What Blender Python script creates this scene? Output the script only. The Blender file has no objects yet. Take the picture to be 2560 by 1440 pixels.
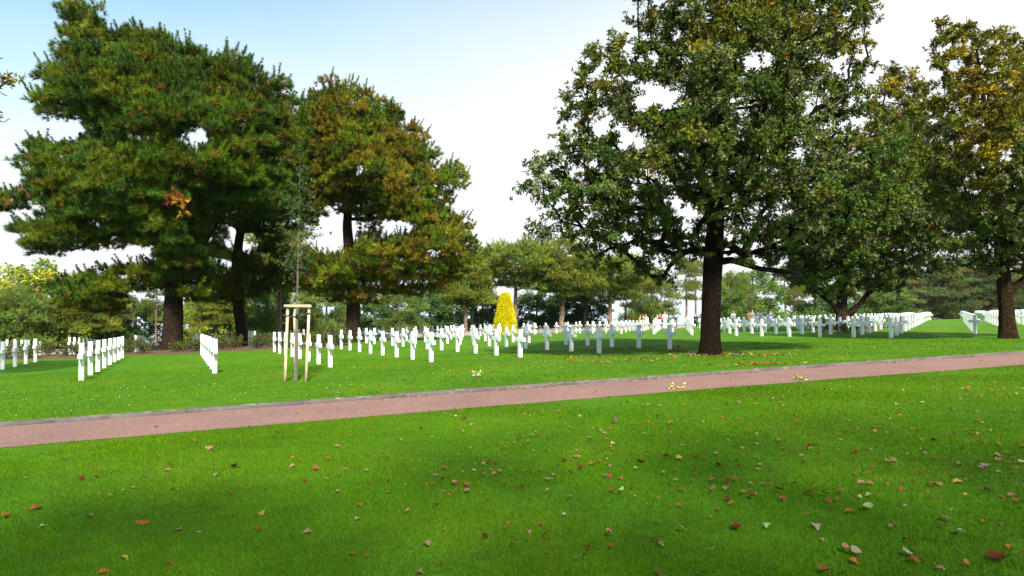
import bpy, bmesh, math, random
import numpy as np
from mathutils import Vector, Matrix

# ------------------------------------------------------------------ camera, sky, sun, exposure
SC = bpy.context.scene
COL = SC.collection
F = 1700.0 / 2560.0            # focal length in picture widths
CAMZ = 1.554
cam_d = bpy.data.cameras.new('camera'); cam = bpy.data.objects.new('camera', cam_d); COL.objects.link(cam)
cam_d.sensor_width = 36.0; cam_d.lens = 36.0 * F; cam_d.clip_start = 0.1; cam_d.clip_end = 40000
cam.location = (0, 0, CAMZ); cam.rotation_euler = (math.radians(90) + math.atan(18 / 1700.0), 0, 0)
SC.camera = cam
SUN_EL, SUN_AZ = 44.0, 167.0     # azimuth clockwise from +Y (the view direction)
w = bpy.data.worlds.new('World'); SC.world = w; w.use_nodes = True
nt = w.node_tree; nt.nodes.clear()
def nd(t, typ, **kw):
    n = t.nodes.new(typ)
    for k, v in kw.items(): setattr(n, k, v)
    return n
out = nd(nt, 'ShaderNodeOutputWorld'); bg = nd(nt, 'ShaderNodeBackground')
sky = nd(nt, 'ShaderNodeTexSky', sky_type='NISHITA', sun_disc=False, sun_elevation=math.radians(SUN_EL), sun_rotation=math.radians(SUN_AZ))
sky.air_density = 1.0; sky.dust_density = .6; sky.ozone_density = 1.0
tc = nd(nt, 'ShaderNodeTexCoord'); sep = nd(nt, 'ShaderNodeSeparateXYZ'); nt.links.new(tc.outputs['Generated'], sep.inputs[0])
noi = nd(nt, 'ShaderNodeTexNoise'); noi.inputs['Scale'].default_value = 1.6; noi.inputs['Detail'].default_value = 5; noi.inputs['Roughness'].default_value = .55
mp = nd(nt, 'ShaderNodeMapping'); mp.inputs['Scale'].default_value = (1, 1, 3.2); nt.links.new(tc.outputs['Generated'], mp.inputs[0]); nt.links.new(mp.outputs[0], noi.inputs['Vector'])
def math_n(t, op, a, b=None, clamp=False):
    n = nd(t, 'ShaderNodeMath', operation=op, use_clamp=clamp)
    for i, v in enumerate((a, b)):
        if v is None: continue
        if isinstance(v, (int, float)): n.inputs[i].default_value = v
        else: t.links.new(v, n.inputs[i])
    return n.outputs[0]
# high thin cloud: thicker low down and towards the east (+X)
e = math_n(nt, 'SUBTRACT', sep.outputs[2], math_n(nt, 'MULTIPLY', sep.outputs[0], 0.26))
e = math_n(nt, 'ADD', e, math_n(nt, 'MULTIPLY', math_n(nt, 'SUBTRACT', noi.outputs[0], 0.5), 0.12))
mr = nd(nt, 'ShaderNodeMapRange', interpolation_type='SMOOTHSTEP'); nt.links.new(e, mr.inputs[0])
mr.inputs[1].default_value = 0.22; mr.inputs[2].default_value = 0.56; mr.inputs[3].default_value = 1.0; mr.inputs[4].default_value = 0.12
mx = nd(nt, 'ShaderNodeMix', data_type='RGBA'); nt.links.new(mr.outputs[0], mx.inputs[0]); sm = nd(nt, 'ShaderNodeMix', data_type='RGBA', blend_type='MULTIPLY'); sm.inputs[0].default_value = 1; nt.links.new(sky.outputs[0], sm.inputs[6]); sm.inputs[7].default_value = (1.2, 1.75, 1.55, 1); nt.links.new(sm.outputs[2], mx.inputs[6])
mx.inputs[7].default_value = (7.5, 7.6, 7.8, 1)
nt.links.new(mx.outputs[2], bg.inputs[0]); bg.inputs[1].default_value = 0.072; nt.links.new(bg.outputs[0], out.inputs[0])
sd = bpy.data.lights.new('sun', 'SUN'); sun = bpy.data.objects.new('sun', sd); COL.objects.link(sun)
sd.energy = 5.0; sd.angle = math.radians(4.5); sd.color = (1.0, 0.93, 0.82)
az, el = math.radians(SUN_AZ), math.radians(SUN_EL)
SUNV = Vector((math.sin(az) * math.cos(el), math.cos(az) * math.cos(el), math.sin(el)))
sun.rotation_euler = SUNV.to_track_quat('Z', 'Y').to_euler()
SC.view_settings.view_transform = 'Standard'; SC.view_settings.look = 'None'; SC.view_settings.exposure = 1.0; SC.view_settings.gamma = 1
SC.cycles.max_bounces = 6; SC.cycles.diffuse_bounces = 3; SC.cycles.transmission_bounces = 4; SC.cycles.transparent_max_bounces = 4; SC.cycles.caustics_reflective = False; SC.cycles.caustics_refractive = False

rng = np.random.default_rng(7)
random.seed(7)

# ------------------------------------------------------------------ terrain
BH = np.array([0.90287, 0.42991]); NH = np.array([-0.42991, 0.90287])   # along the path / away from it
def tn(x, y): return x * BH[0] + y * BH[1], x * NH[0] + y * NH[1]
def xy(t, n): return t * BH[0] + n * NH[0], t * BH[1] + n * NH[1]
def Kf(t): t = np.clip(t, -1e9, 60); return 13.45 - 0.0012 * np.maximum(0, t - 5) ** 2       # kerb line
def Wf(t): return 2.4 + 0.025 * np.clip(t - 5, 0, 40)                                          # path width
def plane(x, y):
    t, n = tn(x, y); nc = np.clip(n, -40, 92); t2 = np.clip(t, -80, 160)
    xx, yy = xy(t2, nc)
    z = 0.02394 * xx - 0.03403 * yy
    z = z - 0.0007 * np.maximum(0, -xx - 15) * np.maximum(0, yy - 30) * (xx < 0)
    z = z - 0.004 * np.maximum(0, nc - 52) ** 1.6
    fall = np.clip((n - 92) / 40, 0, 1)
    return z - 42 * fall * fall * (3 - 2 * fall)
def ground(x, y):
    t, n = tn(x, y)
    return plane(x, y) + np.where(n - Kf(t) > 0.12, 0.07, 0.0)
def gz(x, y): return float(ground(np.float64(x), np.float64(y)))
def gp(px, py):
    """the point of the lawn seen at photo pixel px,py (used to survey positions)"""
    u, v = (px - 1280) / 1700., -(py - 738) / 1700.
    Y = 10.0
    for _ in range(60):
        Y += 0.6 * ((gz(u * Y, Y) - CAMZ) / v - Y) if v < 0 else 0
    return u * Y, Y

# ------------------------------------------------------------------ materials
MATS = {}
def newmat(name):
    m = bpy.data.materials.new(name); m.use_nodes = True; MATS[name] = m
    t = m.node_tree; b = t.nodes['Principled BSDF']
    return m, t, b
def noise(t, scale, detail=4, rough=.6, coord='Object', dim=None):
    tcn = nd(t, 'ShaderNodeTexCoord'); n = nd(t, 'ShaderNodeTexNoise')
    n.inputs['Scale'].default_value = scale; n.inputs['Detail'].default_value = detail; n.inputs['Roughness'].default_value = rough
    t.links.new(tcn.outputs[coord], n.inputs['Vector']); return n
def ramp(t, src, stops):
    r = nd(t, 'ShaderNodeValToRGB'); t.links.new(src, r.inputs[0])
    el_ = r.color_ramp.elements
    while len(el_) < len(stops): el_.new(0.5)
    for e_, (p, c) in zip(el_, stops): e_.position = p; e_.color = (*c, 1)
    return r.outputs[0]
def mixc(t, fac, a, b, mode='MIX'):
    m = nd(t, 'ShaderNodeMix', data_type='RGBA', blend_type=mode)
    for i, v in ((0, fac), (6, a), (7, b)):
        if isinstance(v, (int, float)): m.inputs[i].default_value = v
        elif isinstance(v, tuple): m.inputs[i].default_value = (*v, 1)
        else: t.links.new(v, m.inputs[i])
    return m.outputs[2]
def bump(t, b, h, strength, dist=.02):
    bn = nd(t, 'ShaderNodeBump'); bn.inputs['Strength'].default_value = strength; bn.inputs['Distance'].default_value = dist
    t.links.new(h, bn.inputs['Height']); t.links.new(bn.outputs[0], b.inputs['Normal'])
def leafmat(name, transl=.35, rough=.5, spec=.3, tint=(1, 1, 1)):
    m, t, b = newmat(name)
    a = nd(t, 'ShaderNodeAttribute', attribute_name='Col')
    c = mixc(t, 1.0, a.outputs[0], tint, 'MULTIPLY')
    t.links.new(c, b.inputs['Base Color']); b.inputs['Roughness'].default_value = rough; b.inputs['Specular IOR Level'].default_value = spec
    tr = nd(t, 'ShaderNodeBsdfTranslucent'); c2 = mixc(t, 1.0, c, (1.2, 1.2, .4), 'MULTIPLY'); t.links.new(c2, tr.inputs[0])
    ms = nd(t, 'ShaderNodeMixShader'); ms.inputs[0].default_value = transl
    t.links.new(b.outputs[0], ms.inputs[1]); t.links.new(tr.outputs[0], ms.inputs[2])
    t.links.new(ms.outputs[0], t.nodes['Material Output'].inputs[0]); return m
leafmat('needles', .08, .6, .08); leafmat('leaves', .2, .5, .16); leafmat('litter', .15, .8, .08); leafmat('grassblade', .35, .6, .06); leafmat('petals', .2, .6, .2)
leafmat('far_leaves', .25, .6, .06)
m, t, b = newmat('lawn')
n1 = noise(t, .35, 5, .6); n2 = noise(t, 2.6, 4, .65); n3 = noise(t, 45, 3, .7)
c1 = ramp(t, n1.outputs[0], [(.3, (.045, .147, .001)), (.5, (.067, .183, .001)), (.72, (.112, .203, .002))])
c2 = ramp(t, n2.outputs[0], [(.3, (.75, .78, .7)), (.7, (1.2, 1.15, 1.1))])
c3 = ramp(t, n3.outputs[0], [(.25, (.45, .5, .4)), (.75, (1.4, 1.35, 1.2))])
t.links.new(mixc(t, 1., mixc(t, 1., c1, c2, 'MULTIPLY'), c3, 'MULTIPLY'), b.inputs['Base Color']); b.inputs['Roughness'].default_value = .85; b.inputs['Specular IOR Level'].default_value = .15
bump(t, b, n3.outputs[0], .7, .03)
m, t, b = newmat('asphalt')
n1 = noise(t, 75, 3, .9); n2 = noise(t, .8, 5, .6); n4 = noise(t, 22, 3, .7)
c = ramp(t, n1.outputs[0], [(.30, (.086, .042, .033)), (.5, (.19, .101, .081)), (.60, (.30, .165, .130)), (.70, (.60, .44, .37))])
c = mixc(t, 1., c, ramp(t, n2.outputs[0], [(.3, (.82, .82, .84)), (.7, (1.1, 1.08, 1.06))]), 'MULTIPLY')
c = mixc(t, 1., c, ramp(t, n4.outputs[0], [(.3, (.72, .72, .72)), (.7, (1.28, 1.28, 1.28))]), 'MULTIPLY')
t.links.new(c, b.inputs['Base Color']); b.inputs['Roughness'].default_value = .95; bump(t, b, n1.outputs[0], .6, .008)
m, t, b = newmat('kerbstone')
n1 = noise(t, 6, 6, .7); n2 = noise(t, 120, 2, .6)
c = mixc(t, 1., ramp(t, n1.outputs[0], [(.3, (.065, .056, .052)), (.6, (.115, .10, .093)), (.78, (.30, .28, .26))]), ramp(t, n2.outputs[0], [(.3, (.8, .8, .8)), (.7, (1.2, 1.2, 1.2))]), 'MULTIPLY')
t.links.new(c, b.inputs['Base Color']); b.inputs['Roughness'].default_value = .9; bump(t, b, n1.outputs[0], .5, .01)
m, t, b = newmat('kerb_top')
n1 = noise(t, 5, 6, .75); t.links.new(ramp(t, n1.outputs[0], [(.52, (.085, .072, .062)), (.64, (.30, .28, .26))]), b.inputs['Base Color']); b.inputs['Roughness'].default_value = .9
m, t, b = newmat('marble')
n1 = noise(t, 5, 5, .6)
t.links.new(ramp(t, n1.outputs[0], [(.3, (.78, .79, .80)), (.7, (.88, .88, .87))]), b.inputs['Base Color']); b.inputs['Roughness'].default_value = .55
def bark(name, dark, light, sc=7, zs=.22):
    m, t, b = newmat(name)
    tcn = nd(t, 'ShaderNodeTexCoord'); mpn = nd(t, 'ShaderNodeMapping'); mpn.inputs['Scale'].default_value = (1, 1, zs)
    n = nd(t, 'ShaderNodeTexNoise'); n.inputs['Scale'].default_value = sc; n.inputs['Detail'].default_value = 6; n.inputs['Roughness'].default_value = .7
    v = nd(t, 'ShaderNodeTexVoronoi', feature='DISTANCE_TO_EDGE'); v.inputs['Scale'].default_value = sc * 1.6
    t.links.new(tcn.outputs['Object'], mpn.inputs[0]); t.links.new(mpn.outputs[0], n.inputs['Vector'])
    wv = mixc(t, .12, mpn.outputs[0], n.outputs['Color']); t.links.new(wv, v.inputs['Vector'])
    h = math_n(t, 'MULTIPLY', math_n(t, 'MULTIPLY', v.outputs[0], 3.5, True), n.outputs[0])
    t.links.new(ramp(t, h, [(.02, dark), (.45, light)]), b.inputs['Base Color']); b.inputs['Roughness'].default_value = .95; b.inputs['Specular IOR Level'].default_value = .1
    bump(t, b, h, 1., .06)
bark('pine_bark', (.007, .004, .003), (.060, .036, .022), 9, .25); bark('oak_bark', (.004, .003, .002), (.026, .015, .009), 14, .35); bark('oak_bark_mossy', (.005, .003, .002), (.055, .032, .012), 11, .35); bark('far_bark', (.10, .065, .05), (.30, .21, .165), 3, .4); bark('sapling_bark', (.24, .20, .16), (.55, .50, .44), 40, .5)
m, t, b = newmat('post_wood')
n1 = noise(t, 8, 5, .6); t.links.new(ramp(t, n1.outputs[0], [(.3, (.46, .31, .20)), (.6, (.64, .48, .34)), (.8, (.72, .58, .44))]), b.inputs['Base Color']); b.inputs['Roughness'].default_value = .8; bump(t, b, n1.outputs[0], .3, .01)
m, t, b = newmat('strap_rubber'); b.inputs['Base Color'].default_value = (.05, .05, .055, 1); b.inputs['Roughness'].default_value = .6
m, t, b = newmat('soil')
n1 = noise(t, 9, 6, .75); t.links.new(ramp(t, n1.outputs[0], [(.3, (.045, .02, .012)), (.7, (.16, .075, .045))]), b.inputs['Base Color']); b.inputs['Roughness'].default_value = 1; bump(t, b, n1.outputs[0], 1, .05)
m, t, b = newmat('stone_wall')
n1 = noise(t, 2.5, 6, .7); t.links.new(ramp(t, n1.outputs[0], [(.3, (.16, .13, .12)), (.7, (.34, .30, .28))]), b.inputs['Base Color']); b.inputs['Roughness'].default_value = .9
m, t, b = newmat('sea_water'); b.inputs['Base Color'].default_value = (.50, .62, .70, 1); b.inputs['Roughness'].default_value = .25
def plain(name, col, rough=.8):
    m, t, b = newmat(name); n1 = noise(t, 12, 3, .6)
    t.links.new(mixc(t, 1., col, ramp(t, n1.outputs[0], [(.3, (.8, .8, .8)), (.7, (1.15, 1.15, 1.15))]), 'MULTIPLY'), b.inputs['Base Color']); b.inputs['Roughness'].default_value = rough
    return m

# ------------------------------------------------------------------ mesh helpers
def mesh_np(name, V, faces, mat=None, col=None, smooth=False):
    """faces: list of int arrays (n,k) of equal-size polygons"""
    me = bpy.data.meshes.new(name)
    V = np.ascontiguousarray(V, dtype=np.float32)
    me.vertices.add(len(V)); me.vertices.foreach_set('co', V.ravel())
    idx = np.concatenate([f.ravel() for f in faces]).astype(np.int32)
    tot = np.concatenate([np.full(len(f), f.shape[1]) for f in faces]).astype(np.int32)
    st = np.concatenate([[0], np.cumsum(tot)[:-1]]).astype(np.int32)
    me.loops.add(len(idx)); me.loops.foreach_set('vertex_index', idx)
    me.polygons.add(len(tot)); me.polygons.foreach_set('loop_start', st)
    try: me.polygons.foreach_set('loop_total', tot)
    except Exception: pass
    if smooth: me.polygons.foreach_set('use_smooth', np.ones(len(tot), bool))
    if col is not None:
        ca = me.color_attributes.new('Col', 'FLOAT_COLOR', 'POINT')
        c4 = np.ones((len(V), 4), np.float32); c4[:, :3] = col; ca.data.foreach_set('color', c4.ravel())
    me.update(calc_edges=True)
    if mat: me.materials.append(MATS[mat] if isinstance(mat, str) else mat)
    return me
def link(name, me, parent=None, loc=None, rotz=0, scale=None):
    o = bpy.data.objects.new(name, me); COL.objects.link(o)
    if parent: o.parent = parent
    if loc is not None: o.location = loc
    if rotz: o.rotation_euler = (0, 0, rotz)
    if scale is not None: o.scale = scale
    return o
def tag(o, label=None, cat=None, group=None, kind=None):
    if label: o['label'] = label
    if cat: o['category'] = cat
    if group: o['group'] = group
    if kind: o['kind'] = kind
    return o
def empty(name, loc, rotz=0):
    o = bpy.data.objects.new(name, None); COL.objects.link(o); o.location = loc; o.rotation_euler = (0, 0, rotz); o.empty_display_size = .2; return o
def dup(src, name=None, loc=None, rot=None, scale=None):
    c = src.copy(); COL.objects.link(c)
    for ch in src.children:
        d = ch.copy(); COL.objects.link(d); d.parent = c; d.matrix_parent_inverse = ch.matrix_parent_inverse
        for g in ch.children:
            h = g.copy(); COL.objects.link(h); h.parent = d
    if loc is not None: c.location = loc
    if rot is not None: c.rotation_euler = rot
    if scale is not None: c.scale = scale
    for k in ('label', 'category', 'group', 'kind'):
        if k in c and k == 'label': del c[k]
    return c
def unit(v): return v / np.maximum(np.linalg.norm(v, axis=-1, keepdims=True), 1e-9)
def rdir(n, r=rng):
    v = r.normal(size=(n, 3)); return unit(v)
class MB:
    def __init__(s): s.v = []; s.f = {}; s.n = 0
    def add(s, V, Fs):
        s.v.append(np.asarray(V, float))
        for f in Fs:
            f = np.asarray(f); s.f.setdefault(f.shape[1], []).append(f + s.n)
        s.n += len(V)
    def box(s, c, h, rotz=0, tilt=None):
        c = np.array(c, float); h = np.array(h, float)
        q = np.array([[x, y, z] for z in (-1, 1) for y in (-1, 1) for x in (-1, 1)]) * h
        ca, sa = math.cos(rotz), math.sin(rotz); q = np.stack([q[:, 0] * ca - q[:, 1] * sa, q[:, 0] * sa + q[:, 1] * ca, q[:, 2]], 1)
        s.add(q + c, [[[0, 2, 3, 1], [4, 5, 7, 6], [0, 1, 5, 4], [2, 6, 7, 3], [0, 4, 6, 2], [1, 3, 7, 5]]])
    def tube(s, P, R, k=8, cap=True, jag=0, r=None, closed_start=True):
        P = np.asarray(P, float); R = np.asarray(R, float); m_ = len(P)
        T = unit(np.gradient(P, axis=0)); ref = np.array([0.3, 1, 0.1]) if abs(T[0][2]) > .6 else np.array([0, 0, 1.])
        A = unit(np.cross(T, ref)); B = np.cross(T, A)
        th = np.arange(k) / k * 2 * math.pi
        RR = R[:, None] * np.ones(k)
        if jag: RR = RR * (1 + jag * (r or rng).normal(size=(m_, k)))
        V = P[:, None] + RR[..., None] * (np.cos(th)[None, :, None] * A[:, None] + np.sin(th)[None, :, None] * B[:, None])
        V = V.reshape(-1, 3); i = np.arange(m_ - 1)[:, None] * k; j = np.arange(k)[None]; j2 = (j + 1) % k
        Q = np.stack([i + j, i + j2, i + k + j2, i + k + j], -1).reshape(-1, 4)
        fs = [Q]
        if cap: fs += [np.arange(k)[None, ::-1] if False else np.arange(k)[::-1][None], (np.arange(k) + (m_ - 1) * k)[None]]
        s.add(V, fs)
    def mesh(s, name, mat=None, smooth=False, col=None):
        V = np.concatenate(s.v); return mesh_np(name, V, [np.concatenate(f) for f in s.f.values()], mat, col, smooth)

# ------------------------------------------------------------------ ground, path, kerb, sea
tl = np.concatenate([-np.geomspace(2500, 90, 12), np.arange(-80, -20, 4), np.arange(-20, 60, .5), np.arange(60, 161, 4), np.geomspace(180, 2500, 12)])
nl = np.concatenate([-np.geomspace(2500, 60, 10), np.arange(-50, -10, 5), np.arange(-10, -2.5, .5), [-2.4, -1.2, 0, .119, .121, .3], np.arange(.6, 40, .6), np.arange(40, 82, 2), np.arange(82, 125, 2.5), [200, 600, 3000]])
TT, NN = np.meshgrid(tl, nl, indexing='ij')
n_abs = NN + Kf(TT)
X, Y = xy(TT, n_abs); Z = ground(X, Y)
und = .012 * np.sin(X * .9 + 1.3 * np.sin(Y * .5)) * np.sin(Y * .8 + .7) * np.clip((np.abs(NN + 1.2) - 2.2) / 2, 0, 1)
V = np.stack([X, Y, Z + und], -1).reshape(-1, 3)
a_, b_ = len(tl), len(nl)
I, J = np.meshgrid(np.arange(a_ - 1), np.arange(b_ - 1), indexing='ij'); q0 = (I * b_ + J).ravel()
me = mesh_np('ground', V, [np.stack([q0, q0 + b_, q0 + b_ + 1, q0 + 1], 1)], 'lawn', smooth=False)
tag(link('ground', me), kind='structure')
ts = np.arange(-20, 75, .5); Kt = Kf(ts); Wt = Wf(ts)
def strip(name, nf, zf, mat, kind='structure'):
    rows = []
    for nn, zz in zip(nf, zf):
        x, y = xy(ts, nn); rows.append(np.stack([x, y, plane(x, y) + zz], 1))
    V = np.concatenate(rows); L = len(ts); fs = []
    for r in range(len(rows) - 1):
        i = np.arange(L - 1) + r * L; fs.append(np.stack([i, i + 1, i + L + 1, i + L], 1))
    return mesh_np(name, V, fs, mat)
wob = .02 * np.sin(ts * 3.1) + .015 * np.sin(ts * 7.7 + 1) + .01 * rng.normal(size=len(ts))
me = strip('path', [Kt - Wt + wob, Kt - Wt / 2, Kt + .002], [.006, .012, .006], 'asphalt'); tag(link('path', me), kind='structure')
# kerb: stones of 1 m butted end to end with a thin joint
mb = MB()
for i in range(-8, 30):
    t0, t1 = i * 2.0 + .002, i * 2.0 + 1.998
    P = []
    dz = random.uniform(-.004, .006); dn = random.uniform(-.004, .004)
    for (tt, nn, zz) in [(t0, 0, -.06), (t1, 0, -.06), (t1, .085, -.06), (t0, .085, -.06), (t0, 0.006, .070), (t1, 0.006, .070), (t1, .083, .080), (t0, .083, .080)]:
        x, y = xy(tt, float(Kf(tt)) + nn + dn); P.append((x, y, float(plane(x, y)) + zz + (dz if zz > 0 else 0)))
    mb.add(P, [[[0, 3, 2, 1], [4, 5, 6, 7], [0, 1, 5, 4], [1, 2, 6, 5], [2, 3, 7, 6], [3, 0, 4, 7]]])
km = mb.mesh('kerb', 'kerbstone'); km.materials.append(MATS['kerb_top'])
for p_ in km.polygons:
    if p_.normal.z > .8 or p_.normal.z < -.8: p_.material_index = 1
tag(link('kerb', km), kind='structure')
me = mesh_np('sea', np.array([xy(-2500, 118) + (-34,), xy(2500, 118) + (-34,), xy(2500, 3000) + (-34,), xy(-2500, 3000) + (-34,)]), [np.array([[0, 1, 2, 3]])], 'sea_water')
tag(link('sea', me), kind='structure')

# ------------------------------------------------------------------ the crosses
GA = np.array([-0.94735643, 1.94909952]); GB = np.array([3.19303793, 1.52039609]); GO = np.array([-15.66112154, 18.20137799])
ARM_AZ = math.atan2(GA[1], GA[0])
def cross_bm():
    bm = bmesh.new()
    # outline in (u = along the arms, z), thickness across
    Wd, S, Hh = .082, .34, 1.06
    o = [(-Wd, -.12), (Wd, -.12), (Wd - .003, .62), (S, .622), (S, .762), (Wd - .004, .764), (Wd - .006, Hh), (-Wd + .006, Hh), (-Wd + .004, .764), (-S, .762), (-S, .622), (-Wd + .003, .62)]
    f_ = [bm.verts.new((u, -.062, z)) for u, z in o]; g_ = [bm.verts.new((u, .062, z)) for u, z in o]
    bm.faces.new(f_); bm.faces.new(g_[::-1])
    for i in range(len(o)):
        j = (i + 1) % len(o); bm.faces.new((f_[j], f_[i], g_[i], g_[j]))
    bmesh.ops.bevel(bm, geom=[e for e in bm.edges], offset=.006, segments=1, affect='EDGES')
    bmesh.ops.recalc_face_normals(bm, faces=bm.faces)
    me = bpy.data.meshes.new('marble_cross'); bm.to_mesh(me); bm.free(); me.materials.append(MATS['marble']); return me
cme = cross_bm()
ORD = ['first', 'second', 'third', 'fourth', 'fifth', 'sixth', 'seventh', 'eighth', 'ninth', 'tenth', 'eleventh', 'twelfth']
ROWD = {0: 'the row at the left edge', 1: 'the row left of the end-on row', 2: 'the tight row seen end-on', 3: 'the row behind the staked sapling',
        4: 'the first row right of the sapling', 5: 'the second row right of the sapling', 6: 'the third row right of the sapling', 7: 'the fourth row right of the sapling'}
cand = []
for i in range(-9, 45):
    for k in range(0, 20):
        if i <= 4 and 8 <= k < 12: continue
        if i in (5, 6) and k in (9,): continue
        if i in (8, 9, 10) and k < 15: continue
        if i >= 11 and (i - 11 - k) == 1: continue
        p = GO + GA * k + GB * i
        n_ = p @ NH
        if n_ > 64: continue
        px = 1280 + 1700 * p[0] / p[1]
        if px < -25 or px > 2590: continue
        if p[1] < 5: continue
        cand.append((p[1], i, k, p, px))
cand.sort(key=lambda c: c[0])
NIND = 300
def ground_ok(c): return True
stuffV = []; base_V = np.array([v.co[:] for v in cme.vertices]); base_F = [list(p.vertices) for p in cme.polygons]
far_mb = MB()
for q, (yy, i, k, p, px) in enumerate(cand):
    ax = ARM_AZ + random.gauss(0, .006); z = gz(p[0], p[1]) + random.gauss(0, .006)
    if q < NIND:
        o = link('marble_cross', cme, None, (p[0], p[1], z)); o.rotation_euler = (random.gauss(0, .004), random.gauss(0, .004), ax)
        ordn = lambda q: ORD[q] if q < len(ORD) else ['thirteenth', 'fourteenth', 'fifteenth', 'sixteenth', 'seventeenth', 'eighteenth', 'nineteenth', 'twentieth'][min(q - 12, 7)]
        if 0 <= i <= 7 and k <= 8:
            lab = f'white marble cross, {ORD[k]} from the path in {ROWD[i]}'; grp = 'marble crosses in the near plot'
        elif i <= 7 and k >= 12 and px < 900:
            lab = f'small white cross beyond the rose bed, {ordn(k - 12)} in the {ordn(i + 9)} row from the left'; grp = 'marble crosses beyond the rose bed'
        elif i <= 7:
            lab = f'small white cross, {ordn(k)} from the path in the {ordn(max(i - 4, 0))} row left of the yellow topiary'; grp = 'marble crosses before the far pines'
        elif i <= 10:
            lab = f'tiny white cross near the low wall, {ordn(k - 15)} in the {ordn(i - 8)} row right of the topiary'; grp = 'marble crosses before the far pines'
        elif i - 11 - k == 0:
            lab = f'white marble cross, {ordn(k)} along the left side of the grass aisle'; grp = 'marble crosses beside the grass aisle'
        elif i - 13 - k == 0:
            lab = f'white marble cross, {ordn(k)} along the right side of the grass aisle'; grp = 'marble crosses beside the grass aisle'
        elif i == 11:
            lab = f'white marble cross, {ordn(k)} from the aisle in the front row at the big oak'; grp = 'marble crosses in the front row by the oak'
        elif i - 13 - k > 0:
            lab = f'small white cross right of the aisle, {ordn(k)} in the {ordn(i - 13)} row'; grp = 'marble crosses right of the aisle'
        else:
            lab = f'small white cross, {ordn(k - i + 11)} from the aisle, {ordn(i - 12)} row behind the oak front row'; grp = 'marble crosses behind the oaks'
        tag(o, lab, 'cross', grp)
    else:
        c, s_ = math.cos(ax), math.sin(ax)
        Vr = np.stack([base_V[:, 0] * c - base_V[:, 1] * s_, base_V[:, 0] * s_ + base_V[:, 1] * c, base_V[:, 2]], 1) + (p[0], p[1], z)
        bysz = {}
        for f_ in base_F: bysz.setdefault(len(f_), []).append(f_)
        far_mb.add(Vr, [np.array(g) for g in bysz.values()])
if far_mb.n:
    o = link('distant_crosses', far_mb.mesh('distant_crosses', 'marble')); tag(o, 'dense white mass of distant marble crosses in front of the trees', 'crosses', kind='stuff')
print('crosses', len(cand))
def in_px(p3):
    return 1280 + 1700 * p3[0] / p3[1], 738 - 1700 * (p3[2] - CAMZ) / p3[1]

# ------------------------------------------------------------------ foliage builders
def needle_tufts(P, D, nn, L, Wd, colr, r, spread=(.35, 1.25)):
    """P points, D shoot directions: nn thin triangles per shoot, bottle-brush"""
    N = len(P); D = unit(D)
    u = unit(np.cross(D, rdir(N, r))); v = np.cross(D, u)
    ph = r.uniform(0, 2 * np.pi, (N, nn)); a = r.uniform(spread[0], spread[1], (N, nn)); Ls = L[:, None] * r.uniform(.75, 1.15, (N, nn))
    back = r.uniform(-.55, .1, (N, nn)) * L[:, None]
    rad = np.cos(ph)[..., None] * u[:, None] + np.sin(ph)[..., None] * v[:, None]
    dirn = np.cos(a)[..., None] * D[:, None] + np.sin(a)[..., None] * rad
    base = P[:, None] + D[:, None] * back[..., None]
    tip = base + dirn * Ls[..., None]
    side = unit(np.cross(dirn, rdir(N * nn, r).reshape(N, nn, 3))) * (Wd / 2)
    V = np.stack([base - side, base + side, tip], 2).reshape(-1, 3)
    Fc = np.arange(N * nn * 3).reshape(-1, 3)
    C = np.repeat(colr, nn * 3, axis=0) * r.uniform(.8, 1.2, (N * nn, 1)).repeat(3, 0)
    return V, Fc, C
def leaf_quads(P, D, nn, L, asp, colr, r, spread=(.5, 1.5), droop=0.15, size_var=.35):
    """clusters of nn leaves fanned about each twig end; each leaf a folded, tapering 4-gon"""
    N = len(P); D = unit(D)
    u = unit(np.cross(D, rdir(N, r))); v = np.cross(D, u)
    ph = r.uniform(0, 2 * np.pi, (N, nn)); a = r.uniform(spread[0], spread[1], (N, nn)); Ls = L[:, None] * r.uniform(1 - size_var, 1 + size_var, (N, nn))
    rad = np.cos(ph)[..., None] * u[:, None] + np.sin(ph)[..., None] * v[:, None]
    dirn = np.cos(a)[..., None] * D[:, None] + np.sin(a)[..., None] * rad; dirn[..., 2] -= droop; dirn = unit(dirn)
    base = P[:, None] - D[:, None] * (r.uniform(-.1, .9, (N, nn)) * L[:, None])[..., None]
    tip = base + dirn * Ls[..., None]
    nrm = D[:, None] * .6 + rdir(N * nn, r).reshape(N, nn, 3) * .8
    side = unit(np.cross(dirn, nrm)) * (Ls * asp / 2)[..., None]
    mid = base + dirn * (Ls * .55)[..., None] + unit(np.cross(side, dirn)) * (Ls * .08)[..., None]
    V = np.stack([base, mid - side, tip, mid + side], 2).reshape(-1, 3)
    Fc = np.arange(N * nn * 4).reshape(-1, 4)
    C = np.repeat(colr, nn * 4, axis=0) * r.uniform(.75, 1.25, (N * nn, 1)).repeat(4, 0)
    return V, Fc, C
def in_poly(x, y, poly):
    poly = np.asarray(poly, float); n = len(poly); ins = np.zeros(len(x), bool); j = n - 1
    for i in range(n):
        xi, yi = poly[i]; xj, yj = poly[j]
        c = ((yi > y) != (yj > y)) & (x < (xj - xi) * (y - yi) / (yj - yi + 1e-9) + xi); ins ^= c; j = i
    return ins
def poly_dist(x, y, poly):
    poly = np.asarray(poly, float); d = np.full(len(x), 1e9)
    for i in range(len(poly)):
        a = poly[i]; b = poly[(i + 1) % len(poly)]; ab = b - a
        t_ = np.clip(((x - a[0]) * ab[0] + (y - a[1]) * ab[1]) / (ab @ ab), 0, 1)
        d = np.minimum(d, np.hypot(x - a[0] - t_ * ab[0], y - a[1] - t_ * ab[1]))
    return d
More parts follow.
